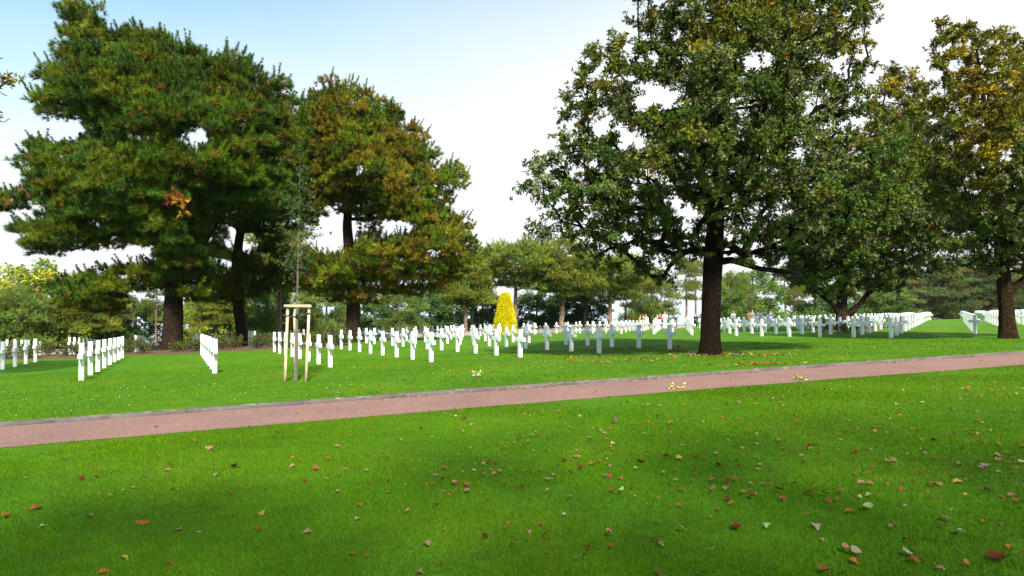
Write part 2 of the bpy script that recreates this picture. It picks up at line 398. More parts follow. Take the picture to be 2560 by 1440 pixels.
def crown_points(poly, Y0, spacing, inset, depth_k, dmax, r, tries=9000, holes=(), thin=None):
    """clump centres (m) filling a crown whose side view is poly (surveyed in photo pixels at distance Y0), as deep as it is wide"""
    poly = np.asarray(poly, float); mn, mxx = poly.min(0), poly.max(0); mpp = Y0 / 1700.
    x = r.uniform(mn[0], mxx[0], tries); y = r.uniform(mn[1], mxx[1], tries)
    k = in_poly(x, y, poly); x, y = x[k], y[k]; d = poly_dist(x, y, poly) * mpp
    k = d > inset * .8; x, y, d = x[k], y[k], d[k]
    for (hx, hy, hrx, hry) in holes:
        k = ((x - hx) / hrx) ** 2 + ((y - hy) / hry) ** 2 > 1; x, y, d = x[k], y[k], d[k]
    dep = np.minimum(d * depth_k, dmax)
    s_ = r.uniform(-1, 1, len(x)); s_ = np.sign(s_) * np.abs(s_) ** .6
    dy = s_ * dep
    Yw = Y0 + dy; Pw = np.stack([(x - 1280) / 1700 * Yw, Yw, CAMZ - (y - 738) / 1700 * Yw], 1)
    keep = []; arr = np.zeros((0, 3))
    for p in Pw:
        if len(arr) == 0 or np.min(np.linalg.norm((arr - p) * (1, 1, 1.35), axis=1)) > spacing:
            arr = np.vstack([arr, p])
    return arr
def skeleton(trunk, trad, blobs, r, tip_r=.018, expo=2.4, step=.55, zpen=.9, sub=4, subR=.5, side=6, root_pen=.1, minr=.012, start=2):
    """branches from a trunk polyline to every clump centre; radii by the pipe model"""
    pos = []; par = []
    trunk = np.asarray(trunk, float)
    for i, p in enumerate(trunk): pos.append(p); par.append(i - 1)
    ntr = len(trunk); dist = [0.0] * ntr
    for i in range(1, ntr): dist[i] = dist[i - 1] + np.linalg.norm(trunk[i] - trunk[i - 1])
    A = np.array(pos); Dd = np.array(dist)
    order = np.argsort(np.min(np.linalg.norm(blobs[:, None] - trunk[None, start:], axis=2), axis=1))
    leafn = []
    for bi in order:
        c = blobs[bi]; A_ = A[start:]; dv = np.linalg.norm(A_ - c, axis=1); up = np.maximum(0, A_[:, 2] - c[2])
        j = start + int(np.argmin(dv + zpen * up + root_pen * Dd[start:])); p0 = A[j]; L = np.linalg.norm(c - p0)
        ns = max(2, int(L / step)); pd = unit(A[j] - A[par[j]]) if par[j] >= 0 else np.array([0, 0, 1.])
        ctrl = p0 + pd * L * .3 + np.array([0, 0, .06 * L]) + r.normal(size=3) * .07 * L
        cur = j; new = []; nd_ = []; base_d = Dd[j]
        for s_ in range(1, ns + 1):
            tt = s_ / ns; q = (1 - tt) ** 2 * p0 + 2 * tt * (1 - tt) * ctrl + tt * tt * c
            if s_ < ns: q = q + r.normal(size=3) * .05
            pos.append(q); par.append(cur); cur = len(pos) - 1; new.append(q); nd_.append(base_d + L * tt)
        A = np.vstack([A, new]); Dd = np.concatenate([Dd, nd_]); leafn.append(cur)
        for _ in range(sub):
            q = c + rdir(1, r)[0] * subR * r.uniform(.6, 1.1) * (1, 1, .7)
            m1 = (c + q) / 2 + r.normal(size=3) * .06
            pos.append(m1); par.append(cur); pos.append(q); par.append(len(pos) - 2)
            A = np.vstack([A, m1[None], q[None]]); Dd = np.concatenate([Dd, [Dd[cur] + 50, Dd[cur] + 50]])
    n = len(pos); pos = np.array(pos); par = np.array(par); rad = np.zeros(n); acc = np.zeros(n)
    for i in range(n - 1, -1, -1):
        rad[i] = max(acc[i] ** (1 / expo) if acc[i] > 0 else tip_r * .5, minr)
        if par[i] >= 0: acc[par[i]] += rad[i] ** expo
    sc_ = trad[ntr - 1] / max(rad[ntr - 1], 1e-6) if ntr > 3 else 1
    mb = MB(); 
    tr = np.array(trad, float)
    rad[:ntr] = tr
    kids = [[] for _ in range(n)]
    for i in range(ntr, n): kids[par[i]].append(i)
    # chains
    stack = [(par[i], i) for i in range(ntr, n) if par[i] < ntr]
    while stack:
        a0, i = stack.pop(); P = [pos[a0], pos[i]]; R = [min(rad[a0], rad[i] * (1.25 if a0 < ntr else 1.1)), rad[i]]
        while kids[i]:
            ks = sorted(kids[i], key=lambda q: -rad[q])
            for q in ks[1:]: stack.append((i, q))
            i = ks[0]; P.append(pos[i]); R.append(min(rad[i], R[-1]))
        mb.tube(P, R, side if R[0] > .05 else 4, cap=False)
    return mb
def trunk_tube(mb, P, R, r, k=22, seg=40, flare=True):
    P = np.asarray(P, float); R = np.asarray(R, float)
    s_ = np.concatenate([[0], np.cumsum(np.linalg.norm(np.diff(P, axis=0), axis=1))]); u = np.linspace(0, s_[-1], seg)
    Pi = np.stack([np.interp(u, s_, P[:, i]) for i in range(3)], 1)
    for _ in range(3): Pi[1:-1] = (Pi[:-2] + 2 * Pi[1:-1] + Pi[2:]) / 4
    Ri = np.interp(u, s_, R)
    T = unit(np.gradient(Pi, axis=0)); A = unit(np.cross(T, np.array([.1, 1, .05]))); B = np.cross(T, A); th = np.arange(k) / k * 2 * np.pi
    ph = r.uniform(0, 6.28, 6)
    lob = 1 + .05 * np.sin(3 * th + ph[0]) + .035 * np.sin(5 * th + ph[1]) + .02 * np.sin(8 * th + ph[2])
    RR = Ri[:, None] * (lob[None] + .025 * r.normal(size=(seg, k)))
    if flare:
        fl = np.exp(-u / .35)[:, None] * (.28 + .25 * np.maximum(0, np.sin(4 * th + ph[3]))[None]); RR = RR * (1 + fl)
    V = Pi[:, None] + RR[..., None] * (np.cos(th)[None, :, None] * A[:, None] + np.sin(th)[None, :, None] * B[:, None])
    i = np.arange(seg - 1)[:, None] * k; j = np.arange(k)[None]; j2 = (j + 1) % k
    mb.add(V.reshape(-1, 3), [np.stack([i + j, i + j2, i + k + j2, i + k + j], -1).reshape(-1, 4)])
def finish_tree(name, base, trunk_mb, fol, bark_m, leaf_m, label, cat, group, child='crown'):
    root = empty(name, base); tag(root, label, cat, group)
    b3 = np.array(base)
    trunk_mb.v = [v - b3 for v in trunk_mb.v]
    link('trunk', trunk_mb.mesh('trunk', bark_m, smooth=True), root)
    V, Fs, C = fol
    link(child, mesh_np(child, V - b3, Fs, leaf_m, C), root)
    return root
def pix3(px, py, Y): return np.array([(px - 1280) / 1700 * Y, Y, CAMZ - (py - 738) / 1700 * Y])
def merge(fols):
    Vs, Fs, Cs, n = [], [], [], 0
    for V, Fc, C in fols: Vs.append(V); Fs.append(Fc + n); Cs.append(C); n += len(V)
    bysz = {}
    for f_ in Fs: bysz.setdefault(f_.shape[1], []).append(f_)
    return np.concatenate(Vs), [np.concatenate(f_) for f_ in bysz.values()], np.concatenate(Cs)

def pine_foliage(blobs, r, R=.85, flat=.5, per=75, L=.27, nn=16, cols=None, brown=.06, Wd=.02, centre=None, top=None):
    N = len(blobs); Rb = R * r.uniform(.7, 1.25, N)
    d = rdir(N * per, r).reshape(N, per, 3); d[..., 2] = np.abs(d[..., 2]) * 1.0 - .28; d = unit(d)
    rad = 1.05 - .65 * r.random((N, per, 1)) ** 1.7
    outw = blobs - centre; outw[:, 2] *= .3; outw = unit(outw)
    off = d * rad * Rb[:, None, None] * np.array([1, 1, flat]); off = off + outw[:, None] * 0.0
    P = blobs[:, None] + off
    D = d * np.array([.8, .8, .7]) + outw[:, None] * .45 + np.array([0, 0, .55]) + .35 * r.normal(size=d.shape)
    P = P.reshape(-1, 3); D = D.reshape(-1, 3)
    cb = cols[r.integers(0, len(cols), N)] * r.uniform(.62, 1.45, (N, 1))
    C = np.repeat(cb, per, 0) * r.uniform(.55, 1.45, (N * per, 1))
    k = r.random(N * per) < brown + .26 * (rad.reshape(-1) < .68); C[k] = np.array([.20, .080, .016]) * r.uniform(.7, 1.4, (k.sum(), 1))
    Ls = L * r.uniform(.75, 1.25, N * per)
    # upright leading shoots standing proud of each bough
    nl_ = 4; k_ = 5; a_ = r.uniform(0, 6.28, (N, nl_)); rr_ = r.uniform(.2, .95, (N, nl_)) * Rb[:, None]
    st = blobs[:, None] + np.stack([np.cos(a_) * rr_, np.sin(a_) * rr_, flat * np.sqrt(np.maximum(0, Rb[:, None] ** 2 - rr_ ** 2))], -1)
    ax = unit(np.stack([np.cos(a_) * .35, np.sin(a_) * .35, np.ones_like(a_)], -1) + outw[:, None] * .35 + r.normal(0, .15, (N, nl_, 3)))
    ht = r.uniform(.25, 1.0, (N, nl_)) * L * 2.6
    lp_ = (st[:, :, None] + ax[:, :, None] * (ht[:, :, None] * np.linspace(0, 1, k_))[..., None]).reshape(-1, 3)
    P = np.vstack([P, lp_]); D = np.vstack([D, np.repeat(ax.reshape(-1, 3), k_, 0)]); C = np.vstack([C, np.repeat(np.repeat(cb, nl_, 0) * r.uniform(.8, 1.4, (N * nl_, 1)), k_, 0)])
    Ls = np.concatenate([Ls, L * np.tile(np.linspace(.85, .5, k_), N * nl_)])
    return needle_tufts(P, D, nn, Ls, Wd, C, r)

# ------------------------------------------------------------------ the big pines
PG = np.array([(.050, .098, .006), (.066, .110, .006), (.038, .084, .009), (.090, .118, .006), (.044, .095, .010)])
PO = np.array([(.115, .145, .008), (.085, .135, .008), (.15, .145, .010), (.065, .115, .010), (.17, .135, .012)])
def trunk_line(pts, Y0, n=14):
    P = np.array([pix3(x, y, Y0 + dy) for x, y, dy in pts]); s_ = np.concatenate([[0], np.cumsum(np.linalg.norm(np.diff(P, axis=0), axis=1))])
    u = np.linspace(0, s_[-1], n); return np.stack([np.interp(u, s_, P[:, i]) for i in range(3)], 1)
r1 = np.random.default_rng(11)
poly1 = [(150, 0), (200, -12), (255, 30), (268, 75), (318, 62), (335, 45), (372, 62), (440, 100), (472, 72), (500, 115), (560, 130), (640, 118), (636, 160), (672, 185), (712, 190), (722, 260), (735, 330), (740, 420), (735, 500), (720, 560),
         (640, 560), (560, 580), (560, 640), (545, 700), (540, 760), (470, 775), (400, 745), (330, 735), (290, 800), (200, 800), (130, 750), (125, 690), (260, 668), (300, 655), (250, 625), (150, 668), (70, 640), (25, 600), (18, 565), (90, 520), (0, 560), (-60, 530), (-40, 460), (60, 480), (40, 410), (60, 380), (50, 345), (160, 350), (200, 335), (140, 325), (85, 270), (65, 250), (100, 210), (75, 190), (85, 165), (130, 150), (105, 125), (150, 110), (145, 60)]
Y1 = 42.6; x1, y1 = gp(432, 879)
B1 = crown_points(poly1, Y1, 1.12, .55, 1.35, 6.4, r1, 26000, holes=[(150, 320, 80, 30), (485, 350, 64, 44), (345, 350, 46, 28), (330, 640, 90, 34), (180, 645, 60, 24), (610, 330, 38, 26), (420, 520, 34, 20)])
tl1 = trunk_line([(432, 884, 0), (434, 800, 0), (436, 720, .0), (440, 640, .2), (445, 540, .4), (430, 420, .2), (400, 300, 0), (330, 180, -.2), (230, 60, -.3)], Y1, 16)
tr1 = np.interp(np.linspace(0, 1, 16), [0, .1, .3, .5, .7, .9, 1], [.60, .56, .50, .36, .24, .12, .06])
mb = skeleton(tl1, tr1, B1, r1, sub=3, subR=.7, zpen=.6, start=4); trunk_tube(mb, tl1, tr1, r1)
fol = pine_foliage(B1, r1, .90, .50, 58, .32, 26, PG, .02, .030, centre=tl1[8])
rt1 = finish_tree('pine_tree', (tl1[0][0], tl1[0][1], gz(tl1[0][0], tl1[0][1])), mb, (fol[0], [fol[1]], fol[2]), 'pine_bark', 'needles', 'tallest dark green pine with a broad crown on a thick furrowed trunk', 'pine tree', 'big pines in the rose bed')
for (px_, py_, n_, cc_, lab_) in ((452, 512, 9, (.50, .24, .03), 'dead bough of bright orange yellow needles'), (436, 476, 9, (.24, .055, .02), 'dead bough of red brown needles')):
    q0 = pix3(px_, py_, Y1 - 7.0); Pq = q0 + r1.normal(size=(n_, 3)) * (.22, .2, .32); mb = MB(); an = B1[int(np.argmin(np.linalg.norm(B1 - q0, axis=1)))]
    mb.tube([an, (an + q0) / 2 + (0, 0, .1), q0], [.04, .03, .015], 5)
    V, Fc, C = needle_tufts(Pq, Pq - q0 + r1.normal(size=(n_, 3)) * .2 + (0, 0, -.1), 24, np.full(n_, .30), .03, np.tile([cc_], (n_, 1)), r1)
    mm = mesh_np('dead_bough', V - np.array(rt1.location), [Fc], 'needles', C); ob = link('dead_bough', mm, rt1); ob['label'] = lab_
    mb.v = [v - np.array(rt1.location) for v in mb.v]; link('branch', mb.mesh('branch', 'pine_bark'), ob)
# second pine, behind and to the right
r2 = np.random.default_rng(12)
poly2 = [(560, 320), (640, 240), (700, 235), (735, 240), (800, 230), (860, 300), (850, 420), (820, 500), (800, 560), (720, 600), (730, 650), (690, 740), (600, 770), (490, 760), (500, 650), (560, 600), (540, 500)]
Y2 = 51.
B2 = crown_points(poly2, Y2, 1.2, .45, 1.2, 5, r2, 5000, holes=[(610, 610, 60, 35), (660, 655, 40, 25), (560, 670, 30, 30)])
tl2 = trunk_line([(610, 866, 0), (604, 810, 0), (594, 760, 0), (590, 680, 0), (596, 600, 0), (620, 500, .2), (660, 380, .2), (700, 290, 0)], Y2, 14)
tr2 = np.interp(np.linspace(0, 1, 14), [0, .2, .5, .8, 1], [.44, .38, .30, .16, .06])
mb = skeleton(tl2, tr2, B2, r2, sub=4, subR=.8, zpen=.5, start=3); trunk_tube(mb, tl2, tr2, r2)
fol = pine_foliage(B2, r2, .95, .5, 54, .34, 24, PG, .02, .032, centre=tl2[7])
finish_tree('pine_tree', (tl2[0][0], tl2[0][1], gz(tl2[0][0], tl2[0][1])), mb, (fol[0], [fol[1]], fol[2]), 'pine_bark', 'needles', 'pine with a slender leaning trunk and bare inner limbs behind the tallest pine', 'pine tree', 'big pines in the rose bed')
# third pine, golden
r3 = np.random.default_rng(13)
poly3 = [(745, 300), (775, 235), (815, 190), (850, 200), (890, 210), (960, 238), (1010, 245), (1015, 300), (1050, 305), (1070, 350), (1095, 370), (1100, 410), (1140, 400), (1172, 425), (1160, 480), (1130, 510), (1150, 545), (1185, 560), (1200, 610), (1190, 665), (1150, 700), (1090, 740), (1010, 760), (940, 740),
         (930, 775), (840, 765), (780, 745), (690, 740), (690, 690), (760, 650), (800, 600), (900, 560), (840, 540), (790, 560), (760, 520), (745, 420)]
Y3 = 50.
B3 = crown_points(poly3, Y3, 1.05, .5, 1.4, 5.8, r3, 20000, holes=[(835, 590, 84, 58), (985, 575, 66, 30), (900, 430, 34, 24), (1080, 640, 34, 18)])
tl3 = trunk_line([(882, 862, 0), (882, 800, 0), (884, 750, 0), (880, 690, 0), (872, 620, 0), (865, 560, 0), (880, 460, .2), (890, 360, .2), (865, 260, 0)], Y3, 15)
tr3 = np.interp(np.linspace(0, 1, 15), [0, .2, .45, .7, 1], [.52, .47, .36, .20, .06])
mb = skeleton(tl3, tr3, B3, r3, sub=3, subR=.7, zpen=.5, start=4); trunk_tube(mb, tl3, tr3, r3)
fol = pine_foliage(B3, r3, .82, .62, 54, .27, 22, PO, .03, .034, centre=tl3[8])
finish_tree('pine_tree', (tl3[0][0], tl3[0][1], gz(tl3[0][0], tl3[0][1])), mb, (fol[0], [fol[1]], fol[2]), 'pine_bark', 'needles', 'golden green pine with orange brown cones and a forked crown right of the sapling', 'pine tree', 'big pines in the rose bed')

# ------------------------------------------------------------------ the oaks
def oak_foliage(blobs, r, R, per, L, nn, lowcol, highcol, zlo, zhi, centre, asp=.42, droop=.15, flat=.75):
    N = len(blobs); Rb = R * r.uniform(.65, 1.3, N)
    d = rdir(N * per, r).reshape(N, per, 3); rad = r.uniform(.3, 1.1, (N, per, 1))
    outw = blobs - centre; outw[:, 2] *= .5; outw = unit(outw)
    tw = max(4, per // 5); dt = rdir(N * tw, r).reshape(N, tw, 3); tip_ = blobs[:, None] + dt * r.uniform(.45, 1.15, (N, tw, 1)) * Rb[:, None, None] * np.array([1, 1, flat])
    ti = r.integers(0, tw, (N, per)); tsel = np.take_along_axis(tip_, ti[..., None], 1); dsel = np.take_along_axis(dt, ti[..., None], 1)
    P = (tsel - dsel * r.uniform(0, .55, (N, per, 1)) * Rb[:, None, None] + r.normal(size=(N, per, 3)) * .11 * Rb[:, None, None]).reshape(-1, 3)
    D = (dsel + outw[:, None] * .6 + .4 * r.normal(size=d.shape)).reshape(-1, 3)
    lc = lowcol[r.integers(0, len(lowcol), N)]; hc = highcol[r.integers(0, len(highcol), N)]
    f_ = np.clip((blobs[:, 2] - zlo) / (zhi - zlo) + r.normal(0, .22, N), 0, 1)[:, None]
    cb = (lc * (1 - f_) + hc * f_) * r.uniform(.65, 1.4, (N, 1))  # golden towards the top: autumn turning plus sunlit tone put into the leaf colour
    C = np.repeat(cb, per, 0) * r.uniform(.7, 1.35, (N * per, 1))
    k = r.random(N * per) < .012; C[k] = np.array([.22, .09, .015]) * r.uniform(.7, 1.3, (k.sum(), 1))
    return leaf_quads(P, D, nn, L * r.uniform(.8, 1.2, N * per), asp, C, r, droop=droop)
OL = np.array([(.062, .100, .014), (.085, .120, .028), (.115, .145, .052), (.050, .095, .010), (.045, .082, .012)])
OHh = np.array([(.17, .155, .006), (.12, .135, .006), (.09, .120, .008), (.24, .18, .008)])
r4 = np.random.default_rng(21)
poly4 = [(1238, 468), (1300, 440), (1335, 372), (1378, 350), (1385, 280), (1405, 210), (1440, 170), (1445, 95), (1500, 75), (1565, 68), (1570, 0), (1560, -80), (1620, -170), (1750, -230), (1930, -230), (2080, -150), (2190, -40), (2215, 30), (2185, 90), (2195, 160), (2170, 200), (2190, 300), (2250, 330), (2300, 420), (2290, 520), (2240, 600), (2170, 690),
         (2080, 740), (2000, 690), (1930, 650), (1870, 680), (1800, 655), (1730, 660), (1700, 705), (1650, 715), (1600, 690), (1540, 690), (1490, 700), (1440, 640), (1400, 600), (1350, 625), (1320, 590), (1345, 520), (1300, 480)]
Y4 = 24.7
B4 = crown_points(poly4, Y4, .84, .26, 1.3, 6.0, r4, 15000, holes=[(1650, 235, 82, 46), (1900, 150, 60, 36), (1500, 300, 42, 36), (2150, 310, 54, 30), (1590, 345, 50, 34), (1620, 440, 50, 28), (1950, 520, 36, 24), (1860, 270, 44, 40), (2030, 250, 34, 40), (1385, 610, 35, 42), (1560, 190, 32, 26), (2010, 380, 46, 28), (1440, 420, 34, 24), (1720, 520, 40, 22), (2120, 150, 30, 34)])
tl4 = trunk_line([(1776, 896, 0), (1777, 800, 0), (1780, 700, 0), (1786, 620, 0), (1790, 560, 0), (1795, 470, .2), (1800, 380, .2), (1815, 260, 0), (1830, 120, 0), (1840, -40, 0), (1845, -150, 0)], Y4, 20)
tr4 = np.interp(np.linspace(0, 1, 20), [0, .08, .25, .32, .5, .75, 1], [.37, .33, .34, .29, .20, .11, .04])
mb = skeleton(tl4, tr4, B4, r4, tip_r=.016, sub=4, subR=.55, zpen=1.0, start=5, expo=2.5); trunk_tube(mb, tl4, tr4, r4)
# the low horizontal limb
mb.tube([pix3(1790, 655, Y4), pix3(1830, 650, Y4 - .2), pix3(1900, 672, Y4 - .6), pix3(1990, 682, Y4 - .9), pix3(2090, 650, Y4 - 1)], [.16, .12, .09, .07, .04], 8)
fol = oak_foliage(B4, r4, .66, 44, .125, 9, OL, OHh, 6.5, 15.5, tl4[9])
finish_tree('oak_tree', (tl4[0][0], tl4[0][1], gz(tl4[0][0], tl4[0][1])), mb, (fol[0], [fol[1]], fol[2]), 'oak_bark', 'leaves', 'huge spreading oak with a nearly black trunk beside the red path', 'oak tree', 'oaks beside the path')
r5 = np.random.default_rng(22)
poly5 = [(2200, 200), (2225, 135), (2260, 170), (2300, 165), (2330, 220), (2400, 330), (2450, 420), (2470, 560), (2420, 660), (2330, 700), (2240, 735), (2100, 745), (1990, 740), (1920, 680), (1900, 560), (2050, 420), (2150, 300)]
Y5 = 50.
B5 = crown_points(poly5, Y5, 1.15, .45, 1.2, 6, r5, 9000)
tl5 = trunk_line([(2106, 832, 0), (2104, 800, 0), (2100, 765, 0), (2108, 720, 0), (2120, 650, 0), (2150, 520, 0), (2180, 380, 0), (2215, 240, 0)], Y5, 14)
tr5 = np.interp(np.linspace(0, 1, 14), [0, .1, .3, .6, 1], [.40, .36, .3, .2, .05])
mb = skeleton(tl5, tr5, B5, r5, sub=3, subR=.8, zpen=1.2, start=2); trunk_tube(mb, tl5, tr5, r5)
for pts, rr in (([(2110, 800), (2140, 770), (2170, 735), (2220, 700)], (.26, .2, .16, .1)), ([(2100, 790), (2085, 765), (2060, 745), (2030, 720)], (.2, .16, .12, .08)), ([(2135, 775), (2160, 745), (2175, 715)], (.16, .12, .08))):
    mb.tube([pix3(a, b_2, Y5) for a, b_2 in pts], rr, 8)
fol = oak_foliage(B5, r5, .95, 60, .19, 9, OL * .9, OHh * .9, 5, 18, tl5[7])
finish_tree('oak_tree', (tl5[0][0], tl5[0][1], gz(tl5[0][0], tl5[0][1])), mb, (fol[0], [fol[1]], fol[2]), 'pine_bark', 'leaves', 'dark oak with a low forked trunk rising from white roses among the crosses', 'oak tree', 'oaks beside the path')
r6 = np.random.default_rng(23)
poly6 = [(2330, 60), (2350, 25), (2390, 40), (2430, 35), (2480, 70), (2530, 60), (2600, 110), (2680, 200), (2760, 330), (2800, 480), (2760, 600), (2660, 680), (2560, 690), (2470, 700), (2400, 670), (2370, 600), (2330, 520), (2290, 430), (2330, 330), (2300, 240), (2340, 180), (2320, 130)]
x6, y6 = gp(2521, 850); Y6 = 31.5
B6 = crown_points(poly6, Y6, .92, .3, 1.15, 5, r6, 9000, holes=[(2440, 440, 34, 22), (2530, 400, 30, 20), (2470, 250, 20, 26), (2390, 520, 26, 16), (2500, 560, 30, 14)])
tl6 = trunk_line([(2519, 853, 0), (2516, 780, 0), (2512, 720, 0), (2505, 660, 0), (2500, 560, 0), (2490, 430, 0), (2470, 300, 0), (2450, 160, 0), (2440, 60, 0)], Y6, 16)
tr6 = np.interp(np.linspace(0, 1, 16), [0, .08, .25, .5, .75, 1], [.36, .31, .29, .2, .10, .03])
mb = skeleton(tl6, tr6, B6, r6, tip_r=.016, sub=4, subR=.6, zpen=1.0, start=4); trunk_tube(mb, tl6, tr6, r6)
mb.tube([pix3(2510, 745, Y6), pix3(2540, 715, Y6), pix3(2580, 680, Y6), pix3(2640, 620, Y6)], [.2, .16, .13, .08], 8)
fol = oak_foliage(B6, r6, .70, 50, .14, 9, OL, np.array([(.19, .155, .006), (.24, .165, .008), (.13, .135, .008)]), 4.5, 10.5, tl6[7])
finish_tree('oak_tree', (tl6[0][0], tl6[0][1], gz(tl6[0][0], tl6[0][1])), mb, (fol[0], [fol[1]], fol[2]), 'oak_bark_mossy', 'leaves', 'golden topped oak with a flared trunk at the right end of the lawn', 'oak tree', 'oaks beside the path')
# an oak standing just outside the frame: only its branch ends reach in at the upper left
r7 = np.random.default_rng(24)
poly7 = [(-420, 60), (-200, -20), (-60, 60), (10, 150), (42, 190), (25, 240), (30, 262), (-10, 300), (-60, 470), (-20, 500), (-90, 620), (-300, 640), (-460, 500)]
Y7 = 20.
B7 = crown_points(poly7, Y7, .85, .08, 1.0, 2.2, r7, 5000)
tl7 = trunk_line([(-260, 1000, 0), (-258, 850, 0), (-255, 700, 0), (-250, 520, 0), (-240, 320, 0), (-235, 150, 0)], Y7, 12)
tl7[0][2] = gz(tl7[0][0], tl7[0][1]) - .05
tr7 = np.interp(np.linspace(0, 1, 12), [0, .2, .6, 1], [.22, .18, .1, .03])
mb = skeleton(tl7, tr7, B7, r7, sub=3, subR=.5, zpen=1., start=4); trunk_tube(mb, tl7, tr7, r7)
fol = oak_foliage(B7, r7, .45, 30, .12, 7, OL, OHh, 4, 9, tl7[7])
finish_tree('oak_tree', (tl7[0][0], tl7[0][1], gz(tl7[0][0], tl7[0][1])), mb, (fol[0], [fol[1]], fol[2]), 'oak_bark', 'leaves', 'leafy twigs of a tree reaching in at the upper left edge', 'oak tree', 'oaks beside the path')

# two unseen oaks added behind the camera to shade the near lawn
for (bx, by, hh_, sd_, lab_, ax_) in ((9.5, -8.6, 1.05, 71, 'unseen oak added behind the viewer on the right for shade', (12.5, 7.4, 4.2)), (-9.0, -9.2, 1.1, 72, 'unseen oak added behind the viewer on the left for shade', (12.5, 7.0, 4.4))):
    rb = np.random.default_rng(sd_); nb_ = 300
    cnd = rdir(4200, rb) * rb.uniform(0, 1, (4200, 1)) ** .34 * np.array(ax_); d_ = cnd[:1]
    for q_ in cnd[1:]:
        if np.min(np.linalg.norm(d_ - q_, axis=1)) > 1.3: d_ = np.vstack([d_, q_])
    d_ = d_ + (0, 0, 9.2)
    zb = gz(bx, by); d_ = d_ + (bx, by, zb)
    tlb = np.stack([np.full(12, bx) + rb.normal(0, .05, 12), np.full(12, by) + rb.normal(0, .05, 12), zb + np.linspace(-.1, 11 * hh_, 12)], 1)
    trb = np.interp(np.linspace(0, 1, 12), [0, .1, .3, 1], [.36, .32, .27, .05])
    mb = skeleton(tlb, trb, d_, rb, sub=2, subR=.6, start=4); trunk_tube(mb, tlb, trb, rb, seg=24, k=14)
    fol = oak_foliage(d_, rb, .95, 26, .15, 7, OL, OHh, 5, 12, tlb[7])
    finish_tree('oak_tree', (bx, by, zb), mb, (fol[0], [fol[1]], fol[2]), 'oak_bark', 'leaves', lab_, 'oak tree', 'oaks beside the path')

# ------------------------------------------------------------------ staked sapling
sx, sy = gp(741, 953); YS = sy
r8 = np.random.default_rng(31)
polyS = [(735, 360), (760, 370), (790, 440), (805, 520), (800, 600), (795, 650), (775, 690), (745, 720), (715, 690), (690, 640), (700, 560), (715, 470)]
BS = crown_points(polyS, YS, .43, .05, 1.2, .9, r8, 2500)
tlS = trunk_line([(740, 955, 0), (741, 900, 0), (742, 800, 0), (744, 700, 0), (746, 600, 0), (748, 480, 0), (750, 390, 0)], YS, 14)
tlS[0][2] = gz(sx, sy) - .03
trS = np.interp(np.linspace(0, 1, 14), [0, .3, .5, .7, 1], [.046, .034, .016, .009, .003])
mb = skeleton(tlS, trS, BS, r8, tip_r=.004, sub=2, subR=.25, zpen=1.2, start=6, minr=.003, step=.2); trunk_tube(mb, tlS, trS, r8, k=10, flare=False)
N = len(BS); per = 8
P = (BS[:, None] + r8.normal(size=(N, per, 3)) * .14).reshape(-1, 3); D = (r8.normal(size=(N * per, 3)) + [0, 0, .4])
C = np.array([(.045, .085, .015), (.06, .09, .018), (.035, .07, .015)])[r8.integers(0, 3, N * per)]
fol = leaf_quads(P, D, 6, np.full(N * per, .085), .45, C, r8)
finish_tree('sapling', (tlS[0][0], tlS[0][1], gz(tlS[0][0], tlS[0][1])), mb, (fol[0], [fol[1]], fol[2]), 'sapling_bark', 'leaves', 'slender sparse young tree with mottled pale bark held between wooden stakes', 'young tree', None)
root = empty('tree_stake_frame', (sx, sy, gz(sx, sy))); tag(root, 'three pale wooden posts with top rails bracing the sapling', 'tree stakes')
mpp = YS / 1700.
def lp(px, py, dy=0):
    p = pix3(px, py, YS + dy) - np.array(root.location); return p
posts = [((713, 956), (719.5, 770), -.22, .036), ((765, 956), (773, 770), -.22, .036), ((739.5, 948), (736, 772), .42, .030)]
for (b0, t0, dy, rr) in posts:
    p0 = lp(*b0, dy); p1 = lp(*t0, dy); p0[2] = gz(p0[0] + sx, p0[1] + sy) - root.location.z - .1
    m_ = MB(); m_.tube([p0, p0 * .66 + p1 * .34, p0 * .33 + p1 * .67, p1], [rr * 1.06, rr * 1.03, rr, rr * .97], 14)
    link('post', m_.mesh('post', 'post_wood', smooth=False), root)
pl, pr_, pb = lp(716, 768, -.22), lp(776, 768, -.22), lp(736, 768, .42)
def rail(a, b_3, nm='rail'):
    m_ = MB(); d_ = b_3 - a; L = math.hypot(d_[0], d_[1]); m_.box((a + b_3) / 2 + (0, 0, .03), (L / 2 + .035, .02, .034), math.atan2(d_[1], d_[0])); link(nm, m_.mesh(nm, 'post_wood'), root)
rail(pl + (0, -.07, 0), pr_ + (0, -.07, 0)); rail(pl + (.02, .06, -.01), pb + (0, .02, -.01)); rail(pr_ + (-.02, .06, -.012), pb + (.02, .02, -.012))
tc_ = pix3(742, 791, YS) - np.array(root.location)
for px_, py_ in ((717, 788), (772, 782)):
    a = lp(px_, py_, -.22); m_ = MB(); mid = (a + tc_) / 2 + (0, 0, -.03)
    m_.tube([a + (0, -.06, 0), a * .6 + mid * .4 + (0, -.02, -.01), mid, tc_ + (0, -.06, 0)], [.02, .02, .018, .02], 6)
    ang = np.linspace(0, 2 * np.pi, 11)
    m_.tube([a + (.055 * math.cos(q), .055 * math.sin(q), .01 * math.sin(q)) for q in ang], [.016] * 11, 6, cap=False)
    link('strap', m_.mesh('strap', 'strap_rubber', smooth=True), root)
m_ = MB(); ang = np.linspace(0, 2 * np.pi, 13); m_.tube([tc_ + (.062 * math.cos(q), .062 * math.sin(q), .02 * math.cos(q)) for q in ang], [.02] * 13, 6, cap=False); link('strap', m_.mesh('strap', 'strap_rubber', smooth=True), root)

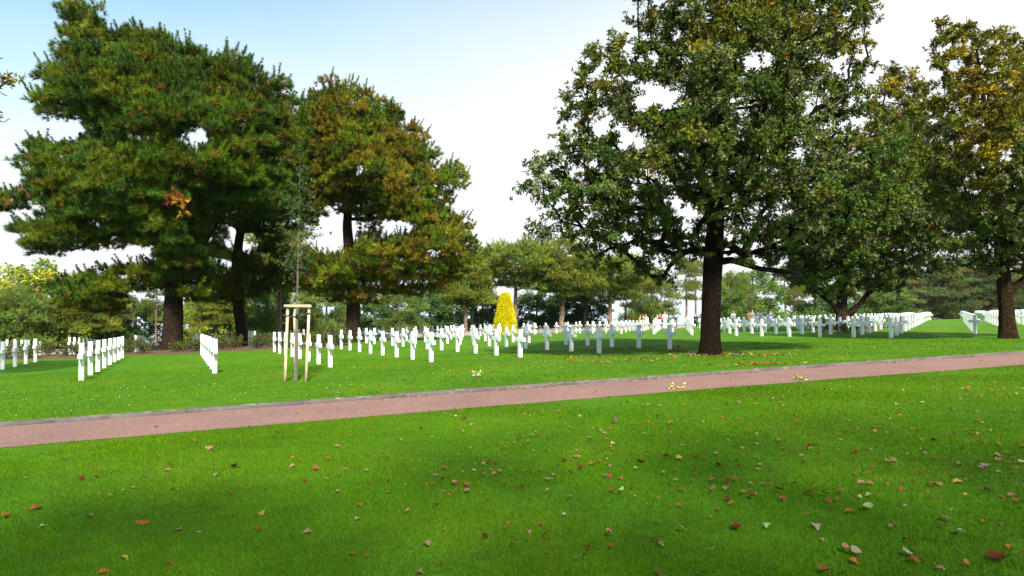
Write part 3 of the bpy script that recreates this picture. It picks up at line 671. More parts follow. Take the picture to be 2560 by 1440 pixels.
# ------------------------------------------------------------------ rose bed
def bed(name, t0, t1, n0, n1, seed, lift=.03):
    r = np.random.default_rng(seed); ta = np.linspace(t0, t1, 40); rows = []
    for s_ in np.linspace(0, 1, 7):
        taper = np.sqrt(np.clip(1 - ((ta - (t0 + t1) / 2) / ((t1 - t0) / 2)) ** 8, 0, 1)); c_ = (n0 + n1) / 2
        nn = c_ + (s_ - .5) * (n1 - n0) * (.25 + .75 * taper) + .1 * np.sin(ta * 1.7 + s_ * 3)
        x, y = xy(ta, nn); z = ground(x, y) + (lift + .06 * math.sin(math.pi * s_)) * (1 if 0 < s_ < 1 else -.2) + r.normal(0, .012, len(ta)); rows.append(np.stack([x, y, z], 1))
    V = np.concatenate(rows); L = len(ta); fs = []
    for q in range(6):
        i = np.arange(L - 1) + q * L; fs.append(np.stack([i, i + 1, i + L + 1, i + L], 1))
    tag(link(name, mesh_np(name, V, fs, 'soil')), kind='structure')
ta0 = tn(*gp(-60, 905))[0]; ta1 = tn(*gp(925, 872))[0]
bed('flower_bed', ta0, ta1 + 0.5, 41.6, 49.6, 3)
# rose bushes
def rose(seed, h, w_, red):
    r = np.random.default_rng(seed); n = 26
    c = r.normal(size=(n, 3)) * (w_ * .33, w_ * .33, h * .22) + (0, 0, h * .55); c[:, 2] = np.clip(c[:, 2], .12, h)
    mb = MB()
    for q in c:
        a = np.array([r.normal(0, .08), r.normal(0, .08), 0]); mb.tube([a, a * .5 + q * .5 + (0, 0, .08), q], [.012, .009, .005], 4, cap=False)
    per = 16; P = (c[:, None] + r.normal(size=(n, per, 3)) * .12).reshape(-1, 3); P[:, 2] = np.maximum(P[:, 2], .05)
    cc = np.array([(.055, .10, .02), (.09, .12, .025), (.13, .075, .02), (.04, .08, .02)])[r.integers(0, 4, n * per)]
    V, Fc, C = leaf_quads(P, r.normal(size=(n * per, 3)) + [0, 0, .5], 5, np.full(n * per, .085), .6, cc, r)
    nb = 3; pb_ = c[r.integers(0, n, nb)] + r.normal(size=(nb, 3)) * .1 + (0, 0, .1)
    col = np.tile(np.array(red)[None], (nb, 1)); V2, F2, C2 = leaf_quads(pb_, np.tile([[0, 0, 1.]], (nb, 1)) + r.normal(size=(nb, 3)) * .4, 12, np.full(nb, .055), .8, col, r, spread=(.1, 1.4), droop=0)
    return mb.mesh('stems', 'sapling_bark'), mesh_np('foliage', V, [Fc], 'leaves', C), mesh_np('blossoms', V2, [F2], 'petals', C2)
protoR = [rose(41, 1.15, 1.3, (.75, .10, .16)), rose(42, .95, 1.2, (.80, .25, .32)), rose(43, 1.25, 1.1, (.60, .04, .06)), rose(44, 1.0, 1.5, (.8, .78, .72))]
def put_rose(x, y, k, lab, s_=1., grp='rose bushes in the pine bed'):
    root = empty('rose_bush', (x, y, gz(x, y) + .02), random.uniform(0, 6.28)); root.scale = (s_, s_, s_ * random.uniform(.85, 1.15)); tag(root, lab, 'rose bush', grp)
    for nm, me in zip(('stems', 'foliage', 'blossoms'), protoR[k]): link(nm, me, root)
flc = ['pink red', 'pale pink', 'deep red', 'white']
rr = random.Random(5)
tv = np.arange(ta0 + .6, ta1 - .2, 1.35)
for q, tt in enumerate(tv):
    for row in range(2):
        nn = 43.4 + row * 2.6 + rr.uniform(-.5, .5); x, y = xy(tt + rr.uniform(-.35, .35) + row * .6, nn); px = 1280 + 1700 * x / y
        if abs(px - 432) < 28 and row == 1: continue
        k = rr.choice([0, 0, 1, 2])
        where = 'left of the tallest pine' if px < 390 else ('around the base of the tallest pine' if px < 480 else ('between the tight end-on row and the sapling' if px > 560 and px < 715 else ('behind the tight end-on row' if px <= 560 else 'between the sapling and the golden pine')))
        put_rose(x, y, k, f'rose bush with {flc[k]} blooms, {ordn(q)} from the left in the {"front" if row == 0 else "back"} line', rr.uniform(.8, 1.1) * (.66 if px < 330 else (.78 if px < 640 else .95)))
for px_, py_, k, s_ in ((2040, 829, 3, 1.0), (2056, 832, 3, .8), (2125, 834, 3, .75), (2100, 836, 3, .6)):
    x, y = gp(px_, py_); put_rose(x, y, k, {2040: 'tall white rose bush left of the forked oak trunk', 2056: 'lower white rose bush just left of the forked oak trunk', 2125: 'white rose bush right of the forked oak trunk', 2100: 'smallest white rose bush in front of the forked oak trunk'}[px_], s_, 'white roses at the forked oak')
t5 = tn(tl5[0][0], tl5[0][1]); bed('flower_bed', t5[0] - 2.2, t5[0] + 2.2, t5[1] - 2.2, t5[1] + 1.6, 4)

# ------------------------------------------------------------------ far edge wall and the clipped yew
mb = MB(); 
ta = np.arange(-45, 90, 2.2)
for i, tt in enumerate(ta):
    x, y = xy(tt, 68.0); mb.box((x, y, gz(x, y) + .18), (1.09, .2, .30), math.atan2(BH[1], BH[0])); x2, y2 = xy(tt, 68.0); mb.box((x2, y2, gz(x2, y2) + .51), (1.095, .24, .03), math.atan2(BH[1], BH[0]))
tag(link('low_wall', mb.mesh('low_wall', 'stone_wall')), 'low stone wall along the far edge of the cemetery lawn', 'wall')
tx, ty = gp(1263, 838); zt = gz(tx, ty); mppT = ty / 1700.; HT = (836 - 733) * mppT + .1
r = np.random.default_rng(51)
prof = [(0, 27), (.12, 27), (.35, 25.5), (.6, 20), (.8, 15.5), (.93, 12.5), (.98, 9), (1.0, 2)]
n = 26000; hh = r.uniform(0, 1, n); Rr = np.interp(hh, [p_[0] for p_ in prof], [p_[1] for p_ in prof]) * mppT; th = r.uniform(0, 2 * np.pi, n)
bumpf = 1 + .03 * np.sin(th * 5 + hh * 14) + .03 * np.sin(th * 9 - hh * 22) + .025 * r.normal(size=n)
P = np.stack([np.cos(th) * Rr * bumpf, np.sin(th) * Rr * bumpf, hh * HT], 1)
topn = 1800; ra = np.sqrt(r.random(topn)) * 10 * mppT; tha = r.uniform(0, 6.28, topn); P = np.vstack([P, np.stack([np.cos(tha) * ra, np.sin(tha) * ra, HT * (1 - .03 * (ra / (10 * mppT)) ** 2) + 0 * ra], 1)])
D = np.vstack([np.stack([np.cos(th), np.sin(th), np.full(n, .5)], 1), np.tile([[0, 0, 1.]], (topn, 1))]) + r.normal(size=(n + topn, 3)) * .35
C = np.array([(.72, .62, .004), (.60, .55, .004), (.80, .68, .005), (.50, .48, .006)])[r.integers(0, 4, n + topn)]
V, Fc, C = leaf_quads(P, D, 3, np.full(n + topn, .085), .4, C, r)
root = empty('topiary_shrub', (tx, ty, zt)); tag(root, 'tall golden yellow clipped conical yew standing behind the crosses', 'topiary')
link('foliage', mesh_np('foliage', V, [Fc], 'leaves', C), root)
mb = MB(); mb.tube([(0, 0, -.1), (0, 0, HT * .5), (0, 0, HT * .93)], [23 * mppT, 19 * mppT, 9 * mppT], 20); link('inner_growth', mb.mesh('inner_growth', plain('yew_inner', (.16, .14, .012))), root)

# ------------------------------------------------------------------ background trees
def bg_tree(kind, seed):
    """a 10 m tall tree in local coordinates"""
    r = np.random.default_rng(seed)
    H = 10.
    if kind == 'umbrella': shp = [((0, 0, 8.2), (4.6, 4.6, 1.8), 74), ((-2.2, 0, 6.4), (2.6, 2.4, 1.2), 20), ((2.6, .5, 6.0), (2.6, 2.4, 1.3), 22)]; bole = 2.6
    elif kind == 'pine': shp = [((0, 0, 8.2), (2.8, 2.8, 1.7), 34), ((-.8, 0, 6.5), (3.4, 3.2, 1.3), 34), ((1.2, .4, 5.0), (3.2, 3.0, 1.1), 24)]; bole = 3.2
    elif kind == 'bushy': shp = [((0, 0, 5.6), (3.9, 3.9, 4.2), 95), ((0, 0, 2.4), (4.4, 4.4, 1.5), 40)]; bole = .8
    elif kind in ('broad', 'green'): shp = [((0, 0, 6.0), (4.0, 4.0, 3.9), 90), ((.5, 0, 2.8), (4.2, 4.2, 1.6), 30)]; bole = 1.2
    elif kind == 'dark': shp = [((0, 0, 6.2), (3.2, 3.2, 3.6), 70), ((0, 0, 2.6), (3.6, 3.6, 1.8), 34)]; bole = 1.0
    elif kind == 'sparse': shp = [((0, 0, 8.6), (1.8, 1.8, 1.3), 12), ((.4, 0, 6.3), (1.9, 1.9, .8), 6), ((-.5, .2, 4.4), (1.7, 1.7, .6), 4)]; bole = 3.5
    elif kind == 'cedar': shp = [((0, 0, 9.0), (1.9, 1.9, .8), 10), ((-.8, 0, 7.4), (3.8, 3.4, .6), 22), ((1.2, 0, 6.0), (4.6, 4.0, .6), 28), ((-1.0, 0, 4.5), (5.2, 4.4, .6), 30), ((.6, 0, 3.0), (5.4, 4.8, .7), 32), ((0, 0, 1.6), (5.0, 4.8, .7), 26)]; bole = 1.4
    B = []
    for c, s_, n in shp:
        d = rdir(n, r) * r.uniform(.35, 1, (n, 1)) ** (1 / 2.2) * s_; B.append(d + c)
    B = np.concatenate(B); lean = r.normal(0, .3, 2)
    tl_ = np.stack([np.linspace(0, 1, 12) ** 1.5 * lean[0] + .12 * np.sin(np.linspace(0, 5, 12) + seed), np.linspace(0, 1, 12) * lean[1], np.linspace(-.2, 8.8, 12)], 1)
    tr_ = np.interp(np.linspace(0, 1, 12), [0, .3, 1], [.30, .22, .05])
    start = max(2, int(bole / 9 * 12))
    mb = skeleton(tl_, tr_, B, r, sub=1, subR=.5, zpen=.8, start=start, tip_r=.03, minr=.022, step=.9, side=5); trunk_tube(mb, tl_, tr_, r, k=10, seg=16)
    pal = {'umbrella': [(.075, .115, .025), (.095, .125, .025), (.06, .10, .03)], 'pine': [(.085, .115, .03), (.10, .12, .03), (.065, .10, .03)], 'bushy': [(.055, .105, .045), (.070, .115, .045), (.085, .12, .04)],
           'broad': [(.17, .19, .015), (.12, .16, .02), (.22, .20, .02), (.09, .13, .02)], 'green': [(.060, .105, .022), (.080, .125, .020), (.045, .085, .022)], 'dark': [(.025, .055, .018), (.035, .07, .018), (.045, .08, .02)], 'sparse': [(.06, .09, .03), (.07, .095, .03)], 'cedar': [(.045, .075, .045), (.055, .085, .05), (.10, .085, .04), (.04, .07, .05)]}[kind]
    pal = np.array(pal)
    if kind in ('broad', 'dark', 'green'):
        N = len(B); per = 42; P = (B[:, None] + rdir(N * per, r).reshape(N, per, 3) * r.uniform(.4, 1.05, (N, per, 1)) * .85).reshape(-1, 3)
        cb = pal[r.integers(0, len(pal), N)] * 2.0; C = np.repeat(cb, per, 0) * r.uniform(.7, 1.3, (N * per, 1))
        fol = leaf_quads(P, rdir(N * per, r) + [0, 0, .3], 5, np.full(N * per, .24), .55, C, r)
    else:
        fl = {'umbrella': .5, 'cedar': .35, 'bushy': .7}.get(kind, .5)
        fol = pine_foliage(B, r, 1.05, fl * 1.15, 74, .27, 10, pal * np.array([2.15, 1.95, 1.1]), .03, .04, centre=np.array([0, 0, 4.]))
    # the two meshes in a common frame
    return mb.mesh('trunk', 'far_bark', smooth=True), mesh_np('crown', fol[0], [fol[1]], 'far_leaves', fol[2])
PROTO = {}
for k, sd_ in (('umbrella', 61), ('pine', 62), ('pine', 63), ('bushy', 64), ('broad', 65), ('broad', 66), ('green', 72), ('green', 73), ('dark', 67), ('dark', 68), ('sparse', 69), ('cedar', 70), ('cedar', 71)):
    PROTO.setdefault(k, []).append(bg_tree(k, sd_))
NATW = {'umbrella': 9.6, 'pine': 7.0, 'bushy': 8.8, 'broad': 8.6, 'green': 8.6, 'dark': 7.2, 'sparse': 4.2, 'cedar': 10.4}
DESC = {'umbrella': 'umbrella shaped pine', 'pine': 'pale green pine', 'bushy': 'dense grey green pine', 'broad': 'yellow green broadleaf tree', 'green': 'mid green broadleaf tree', 'dark': 'dark evergreen tree', 'sparse': 'thin bare trunked pine', 'cedar': 'layered blue green cedar'}
def put_tree(kind, px, n, top, wpx, where, var=0, rot=None):
    Yd = n / (NH[1] + NH[0] * (px - 1280) / 1700.)
    x = (px - 1280) / 1700. * Yd; z = gz(x, Yd); Ht = CAMZ - (top - 738) / 1700. * Yd - z; Wm = wpx / 1700. * Yd
    me_t, me_c = PROTO[kind][var % len(PROTO[kind])]
    root = empty('pine_tree' if kind in ('umbrella', 'pine', 'bushy', 'sparse') else ('cedar_tree' if kind == 'cedar' else 'broadleaf_tree'), (x, Yd, z - .05), rot if rot is not None else random.uniform(0, 6.28))
    sx_ = Wm / NATW[kind]; root.scale = (sx_, sx_, Ht / 10.)
    tag(root, DESC[kind] + ' ' + where, 'tree', 'trees along the far edge of the lawn')
    link('trunk', me_t, root); link('crown', me_c, root)
BT = [('bushy', 45, 73, 712, 190, 'at the left edge behind the crosses'), ('broad', 90, 84, 655, 270, 'rounded, rising behind the grey green pine at the left edge'), ('broad', 225, 86, 690, 200, 'half hidden by the low boughs of the tallest pine'), ('pine', 190, 74, 745, 150, 'with a pale trunk among the crosses left of the tallest pine'), ('pine', 262, 78, 690, 130, 'on a leaning forked trunk left of the tallest pine'),
      ('dark', 330, 80, 735, 170, 'just left of the tallest pine trunk'), ('sparse', 392, 76, 700, 60, 'close left of the tallest pine trunk'), ('dark', 140, 88, 745, 170, 'behind the pale trunked pine at the left'), ('dark', 240, 90, 760, 150, 'behind the leaning forked pine at the left'),
      ('broad', 480, 84, 745, 120, 'small, just right of the tallest pine trunk'), ('pine', 545, 76, 725, 130, 'low, behind the tight end-on row'), ('green', 600, 88, 655, 160, 'behind the leaning pine trunk'), ('green', 665, 78, 700, 130, 'left of the staked sapling'), ('pine', 700, 70, 565, 190, 'airy, tall, right behind the staked sapling'), ('dark', 540, 92, 720, 170, 'behind the low pine of the end-on row'),
      ('green', 730, 90, 680, 180, 'behind the staked sapling'), ('bushy', 815, 80, 675, 130, 'between the sapling and the golden pine trunk'), ('bushy', 1000, 76, 715, 140, 'right of the golden pine trunk'), ('dark', 930, 92, 720, 160, 'just behind the golden pine trunk'), ('dark', 1075, 90, 720, 120, 'left of the twin trunked pine'),
      ('dark', 1120, 93, 700, 130, 'behind the twin trunked pine'), ('pine', 1163, 74, 655, 150, 'with a rough trunk and dead limbs left of the yellow topiary'), ('pine', 1178, 76, 640, 130, 'close twin of the rough trunked pine left of the topiary'), ('dark', 1205, 84, 690, 100, 'reddish, between the twin pines and the topiary'),
      ('umbrella', 1290, 76, 608, 250, 'right behind the yellow topiary'), ('dark', 1345, 86, 720, 120, 'right of the yellow topiary'), ('pine', 1403, 75, 600, 190, 'on a straight pale trunk right of the topiary'), ('dark', 1420, 88, 725, 130, 'behind the straight trunked pine'), ('dark', 1480, 86, 745, 110, 'low, behind the dense far crosses'),
      ('umbrella', 1526, 76, 640, 230, 'on a thick bent trunk left of the visitors'), ('pine', 1460, 84, 650, 150, 'between the straight pine and the bent pine'), ('sparse', 1566, 80, 690, 60, 'thin, right of the bent pine trunk'), ('bushy', 1625, 84, 672, 150, 'behind the visitors in orange and red'), ('sparse', 1715, 84, 650, 60, 'nearer the bright gap left of the big oak trunk'), ('sparse', 1740, 88, 655, 56, 'immediately left of the big oak trunk'),
      ('green', 1880, 92, 668, 170, 'right of the big oak trunk'), ('bushy', 1825, 88, 680, 130, 'half hidden by the big oak trunk'), ('sparse', 1962, 94, 670, 70, 'tall and thin between two oaks'), ('sparse', 1985, 98, 668, 70, 'tall and thin, nearest the forked oak on its left'), ('green', 2040, 96, 680, 160, 'behind the forked oak trunk on its left'),
      ('bushy', 2140, 96, 690, 170, 'behind the forked oak trunk on its right'), ('green', 2230, 90, 715, 130, 'low olive crown left of the grass aisle end'), ('cedar', 2330, 96, 640, 210, 'at the end of the grass aisle'), ('cedar', 2440, 92, 630, 210, 'left of the flared oak trunk'), ('cedar', 2560, 94, 640, 220, 'at the right edge behind the flared oak'), ('cedar', 2240, 104, 660, 200, 'furthest, left of the aisle end'), ('bushy', 2390, 104, 670, 160, 'between the two big cedars'), ('dark', 2500, 104, 690, 140, 'low, right behind the flared oak trunk'),
      ('bushy', 2610, 90, 660, 180, 'cut by the right edge'), ('broad', -40, 80, 680, 180, 'cut by the left edge'), ('dark', 20, 90, 760, 140, 'low, behind the grey green pine at the left edge')]
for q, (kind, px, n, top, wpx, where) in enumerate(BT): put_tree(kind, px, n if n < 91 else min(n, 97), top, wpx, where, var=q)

# ------------------------------------------------------------------ visitors
CLOTH = {k: plain(k, c) for k, c in dict(cloth_orange=(.75, .25, .05), cloth_dark=(.03, .035, .05), cloth_white=(.8, .8, .8), cloth_red=(.45, .03, .035), cloth_denim=(.05, .10, .22), cloth_grey=(.25, .27, .25), cloth_beige=(.55, .45, .35), cloth_pale_blue=(.35, .55, .68), cloth_violet=(.16, .14, .28), cloth_navy=(.03, .05, .14)).items()}
SKIN = plain('skin', (.55, .33, .24)); HAIR = {k: plain('hair_' + k, c) for k, c in dict(dark=(.03, .02, .015), grey=(.5, .5, .5), blond=(.6, .45, .2), brown=(.12, .06, .03), orange=(.6, .2, .05)).items()}
def skin_obj(name, verts, edges, radii, mat, parent, sub=1):
    me = bpy.data.meshes.new(name); me.from_pydata(verts, edges, []); me.materials.append(mat)
    o = link(name, me, parent); o.modifiers.new('skin', 'SKIN'); s_ = o.modifiers.new('smooth', 'SUBSURF'); s_.levels = sub; s_.render_levels = sub
    if me.skin_vertices:
        for i, rr_ in enumerate(radii):
            me.skin_vertices[0].data[i].radius = (rr_, rr_) if not isinstance(rr_, tuple) else rr_
        me.skin_vertices[0].data[0].use_root = True
    for p in me.polygons: p.use_smooth = True
    return o
def person(px, n, h, pose, top, legs, hair, label, face=0.):
    Yd = n / (NH[1] + NH[0] * (px - 1280) / 1700.); x = (px - 1280) / 1700. * Yd
    root = empty('person', (x, Yd, gz(x, Yd)), face); tag(root, label, 'person', 'visitors among the far crosses')
    s_ = h / 1.75; root.scale = (s_, s_, s_)
    lean = {'stand': 0., 'bend': .75, 'walk': .06, 'lookdown': .18}[pose]; st = .22 if pose == 'walk' else .04
    def T(x, y, z):   # lean forward (-y) about the hips
        if z > .95: dz = z - .95; return (x, y - math.sin(lean) * dz - (0) , .95 + math.cos(lean) * dz)
        return (x, y, z)
    up = -.25 if pose in ('bend', 'lookdown') else 0
    V = [(0, 0, .95), T(0, 0, 1.15), T(0, 0, 1.38), T(0, -.01, 1.5), T(0, -.02, 1.60), T(0, -.03, 1.70),
         (.09, 0, .90), (.10, -st, .50), (.10, st * .6, .09), (.10, st * .6 - .15, .04), (-.09, 0, .90), (-.10, st * .4, .50), (-.10, st, .09), (-.10, st - .15, .04),
         T(.18, 0, 1.42), T(.25, .02, 1.15), T(.24, -.10 + up, .98), T(.22, -.14 + up, .90), T(-.18, 0, 1.42), T(-.25, .02, 1.15), T(-.22, -.16 + up, 1.0), T(-.18, -.24 + up, .96)]
    E_ = [(0, 1), (1, 2), (2, 3), (3, 4), (4, 5), (0, 6), (6, 7), (7, 8), (8, 9), (0, 10), (10, 11), (11, 12), (12, 13), (2, 14), (14, 15), (15, 16), (16, 17), (2, 18), (18, 19), (19, 20), (20, 21)]
    R = [.13, .12, .15, .05, .085, .08, .085, .06, .045, .04, .085, .06, .045, .04, .055, .042, .034, .032, .055, .042, .034, .032]
    skin_obj('body', V, E_, R, SKIN, root, 2)
    g = lambda i: V[i]
    jv = [V[0], V[1], V[2], V[14], V[15], V[16], V[18], V[19], V[20]]
    skin_obj('shirt' if top == 'cloth_white' else 'jacket', jv, [(0, 1), (1, 2), (2, 3), (3, 4), (4, 5), (2, 6), (6, 7), (7, 8)], [.165, .15, .175, .08, .062, .05, .08, .062, .05], CLOTH[top], root)
    tv_ = [(0, 0, .97), V[6], V[7], V[8], V[10], V[11], V[12]]
    skin_obj('trousers', tv_, [(0, 1), (1, 2), (2, 3), (0, 4), (4, 5), (5, 6)], [.15, .11, .085, .07, .11, .085, .07], CLOTH[legs], root)
    hv = [(V[4][0], V[4][1] + .04, V[4][2] + .03), (V[5][0], V[5][1] + .015, V[5][2] + .03)]
    skin_obj('hair', hv, [(0, 1)], [.085, .085], HAIR[hair], root)
PP = [(1598, 60.5, 1.62, 'lookdown', 'cloth_orange', 'cloth_orange', 'orange', 'person in an orange coat bending slightly left of the white row', 1.2), (1608, 60, 1.6, 'stand', 'cloth_dark', 'cloth_dark', 'grey', 'grey haired person in dark clothes next to the orange coat', .6),
      (1615, 60, 1.66, 'stand', 'cloth_white', 'cloth_beige', 'blond', 'fair haired person in white beside the orange coat', -.5), (1634, 59.5, 1.7, 'bend', 'cloth_white', 'cloth_beige', 'grey', 'grey haired person in white bending far forward', 1.4),
      (1643, 60, 1.62, 'stand', 'cloth_dark', 'cloth_denim', 'grey', 'person in a dark top and blue jeans', -1.2), (1650, 60.3, 1.72, 'stand', 'cloth_red', 'cloth_denim', 'grey', 'person in a red jacket', -1.0),
      (1662, 55.5, 1.82, 'stand', 'cloth_white', 'cloth_white', 'grey', 'tall man in a white shirt seen from behind left of the oak trunk', 3.0), (1688, 63, 1.7, 'stand', 'cloth_navy', 'cloth_dark', 'brown', 'lone distant person in navy in the bright gap', .3),
      (1718, 60.5, 1.6, 'stand', 'cloth_beige', 'cloth_dark', 'brown', 'brown haired person in beige by the thin pine trunk', .8), (1726, 56.5, 1.72, 'stand', 'cloth_white', 'cloth_dark', 'dark', 'dark haired person in a white top and dark trousers', 0),
      (1738, 61, 1.68, 'stand', 'cloth_dark', 'cloth_dark', 'brown', 'person in black near the oak trunk', .4), (1747, 60.5, 1.62, 'lookdown', 'cloth_navy', 'cloth_dark', 'brown', 'stooping person in navy immediately left of the oak trunk', -.6),
      (1833, 46.5, 1.72, 'stand', 'cloth_white', 'cloth_white', 'orange', 'person in a long white sweater right of the oak trunk', .4), (1872, 52, 1.66, 'stand', 'cloth_orange', 'cloth_beige', 'brown', 'person in a peach top right of the oak trunk', .5),
      (1881, 53, 1.74, 'stand', 'cloth_grey', 'cloth_grey', 'blond', 'person in a grey green jacket beside the peach top', -.4), (1898, 47, 1.80, 'lookdown', 'cloth_white', 'cloth_white', 'brown', 'tall man in a white shirt right of the oak trunk', .2),
      (1909, 51, 1.35, 'stand', 'cloth_pale_blue', 'cloth_denim', 'dark', 'child in a pale blue jacket', 1.0), (1926, 52.5, 1.58, 'stand', 'cloth_violet', 'cloth_dark', 'blond', 'person in a violet jacket, rightmost of the visitors by the oak', -.7)]
for a in PP: person(*a)

# ------------------------------------------------------------------ grass blades (uncountable)
def blades(name, t0, t1, n0, n1, N, seed, h, wd, dens_pow, lab):
    r = np.random.default_rng(seed)
    M = int(N * 3.2); x = r.uniform(0, 1, M)
    # rejection: keep density ~ 1/d^pow inside the view wedge (with a margin)
    tt = r.uniform(t0, t1, M); nn = r.uniform(n0, n1, M)
    X_, Y_ = xy(tt, nn); d = np.hypot(X_, Y_)
    ok = (Y_ > 3.2) & (np.abs(X_) < Y_ * .80 + 1.2)
    if name == 'lawn_grass': 
        ok &= (nn < Kf(tt) - Wf(tt) + .03 * r.normal(size=M))
    else: ok &= (nn > Kf(tt) + .10)
    p_ = (4.0 / np.maximum(d, 4)) ** dens_pow; ok &= r.random(M) < p_
    X_, Y_, d, tt, nn = X_[ok][:N], Y_[ok][:N], d[ok][:N], tt[ok][:N], nn[ok][:N]; K = len(X_)
    Zb = ground(X_, Y_) + .012 * np.sin(X_ * .9 + 1.3 * np.sin(Y_ * .5)) * np.sin(Y_ * .8 + .7) - .006
    patch = .5 + .5 * np.sin(X_ * 1.7 + np.sin(Y_ * 2.3)) * np.sin(Y_ * 1.9 + .8 * np.sin(X_ * 1.1))
    fine = .5 + .5 * np.sin(X_ * 9 + 3 * np.sin(Y_ * 5)) * np.sin(Y_ * 11 + 2 * np.sin(X_ * 7))
    Hh = h * r.uniform(.6, 1.25, K) * (.8 + .35 * patch) * (.85 + .3 * fine); W_ = wd * (1 + .12 * np.maximum(0, d - 5)) * r.uniform(.7, 1.3, K)
    ang = r.uniform(0, 6.28, K); la = r.uniform(0, 6.28, K) * .5 + 3 * patch; ln = Hh * r.uniform(.1, .8, K)
    base = np.stack([X_, Y_, Zb], 1); sd = np.stack([np.cos(ang), np.sin(ang), 0 * ang], 1) * (W_ / 2)[:, None]
    tip = base + np.stack([np.cos(la) * ln, np.sin(la) * ln, Hh], 1)
    V = np.stack([base - sd, base + sd, tip], 1).reshape(-1, 3)
    pal = np.array([(.052, .160, .001), (.070, .185, .001), (.040, .130, .001), (.115, .20, .002), (.15, .17, .015)])[np.minimum(4, r.integers(0, 26, K) // 6)]
    big = np.clip(.5 + .55 * np.sin(X_ * .45 + 1.7 * np.sin(Y_ * .31 + 1)) * np.sin(Y_ * .62 + 1.1 * np.sin(X_ * .37)) + .18 * (fine - .5), 0, 1)[:, None]
    pal = (pal * (1 - .3 * big) + .3 * big * np.array([.12, .175, .004])) * np.array([.98, 1.02, .8])
    C = (pal * (.72 + .5 * patch)[:, None] * (.85 + .3 * fine)[:, None] * r.uniform(.65, 1.35, (K, 1))).repeat(3, 0); 
    if name != 'lawn_grass':   # dry thatch along the kerb
        q_ = np.repeat((nn - Kf(tt) < .22 + .12 * fine) & (r.random(K) < .75), 3); C[q_] = np.array([.20, .10, .035]) * r.uniform(.6, 1.3, (q_.sum(), 1))
    o = link(name, mesh_np(name, V, [np.arange(K * 3).reshape(-1, 3)], 'grassblade', C)); tag(o, lab, 'grass', kind='stuff'); print(name, K)
blades('lawn_grass', -8, 26, 0, 11.6, 1050000, 81, .036, .0038, 1.25, 'short mown green grass in the foreground this side of the path')
blades('lawn_grass_beyond', -12, 34, 13.3, 27, 420000, 82, .040, .0060, 1.4, 'short mown green grass beyond the kerb')

# ------------------------------------------------------------------ fallen leaves
def leaf_mesh(seed, lobes):
    r = np.random.default_rng(seed); L = 1.0; n = 9; s_ = np.linspace(0, 1, n); wv = np.sin(np.pi * s_ ** .8) * .30 + .02
    if lobes: wv = wv * (1 + .38 * np.where(np.arange(n) % 2 == 0, -1, 1) * (s_ > .05) * (s_ < .97))
    curl = .16 * r.uniform(.4, 1.8) * (s_ - .5) ** 2 * 4 * r.choice([-1, 1, 1]); fold = r.uniform(.1, .5)
    V = []
    for i in range(n):
        yb = s_[i] - .5; zc = curl[i] + .06; V += [(-wv[i], yb + .03, zc + fold * wv[i] * .8), (0, yb, zc), (wv[i], yb + .03, zc + fold * wv[i])]
    V = np.array(V); V = np.vstack([V, [(.008, -.5, .06), (-.008, -.5, .06), (0, -.68, .03)]]); V[:, 2] += r.normal(0, .012, len(V))
    q = []
    for i in range(n - 1): a = i * 3; q += [(a, a + 1, a + 4, a + 3), (a + 1, a + 2, a + 5, a + 4)]
    return V, np.array(q), np.array([[n * 3, n * 3 + 1, n * 3 + 2]])
LSH = [leaf_mesh(s_, l_) for s_, l_ in ((1, 1), (2, 1), (3, 1), (4, 0), (5, 1), (6, 0))]
LC = {'pinkish brown': (.31, .17, .105), 'rust brown': (.24, .075, .03), 'dark red': (.12, .022, .012), 'yellow': (.42, .31, .04), 'pale grey': (.30, .25, .19), 'orange': (.34, .11, .025), 'pale green': (.32, .38, .16)}
LMESH = {}
for cn, c in LC.items():
    for q, (V, qd, tri) in enumerate(LSH):
        V2 = V; cc = np.tile(np.array(c)[None], (len(V), 1)) * np.random.default_rng(q).uniform(.75, 1.2, (len(V), 1)); cc[1::3] *= .8
        LMESH[(cn, q)] = mesh_np('fallen_leaf', V2, [qd, tri], 'litter', cc, smooth=True)
rl = random.Random(9)
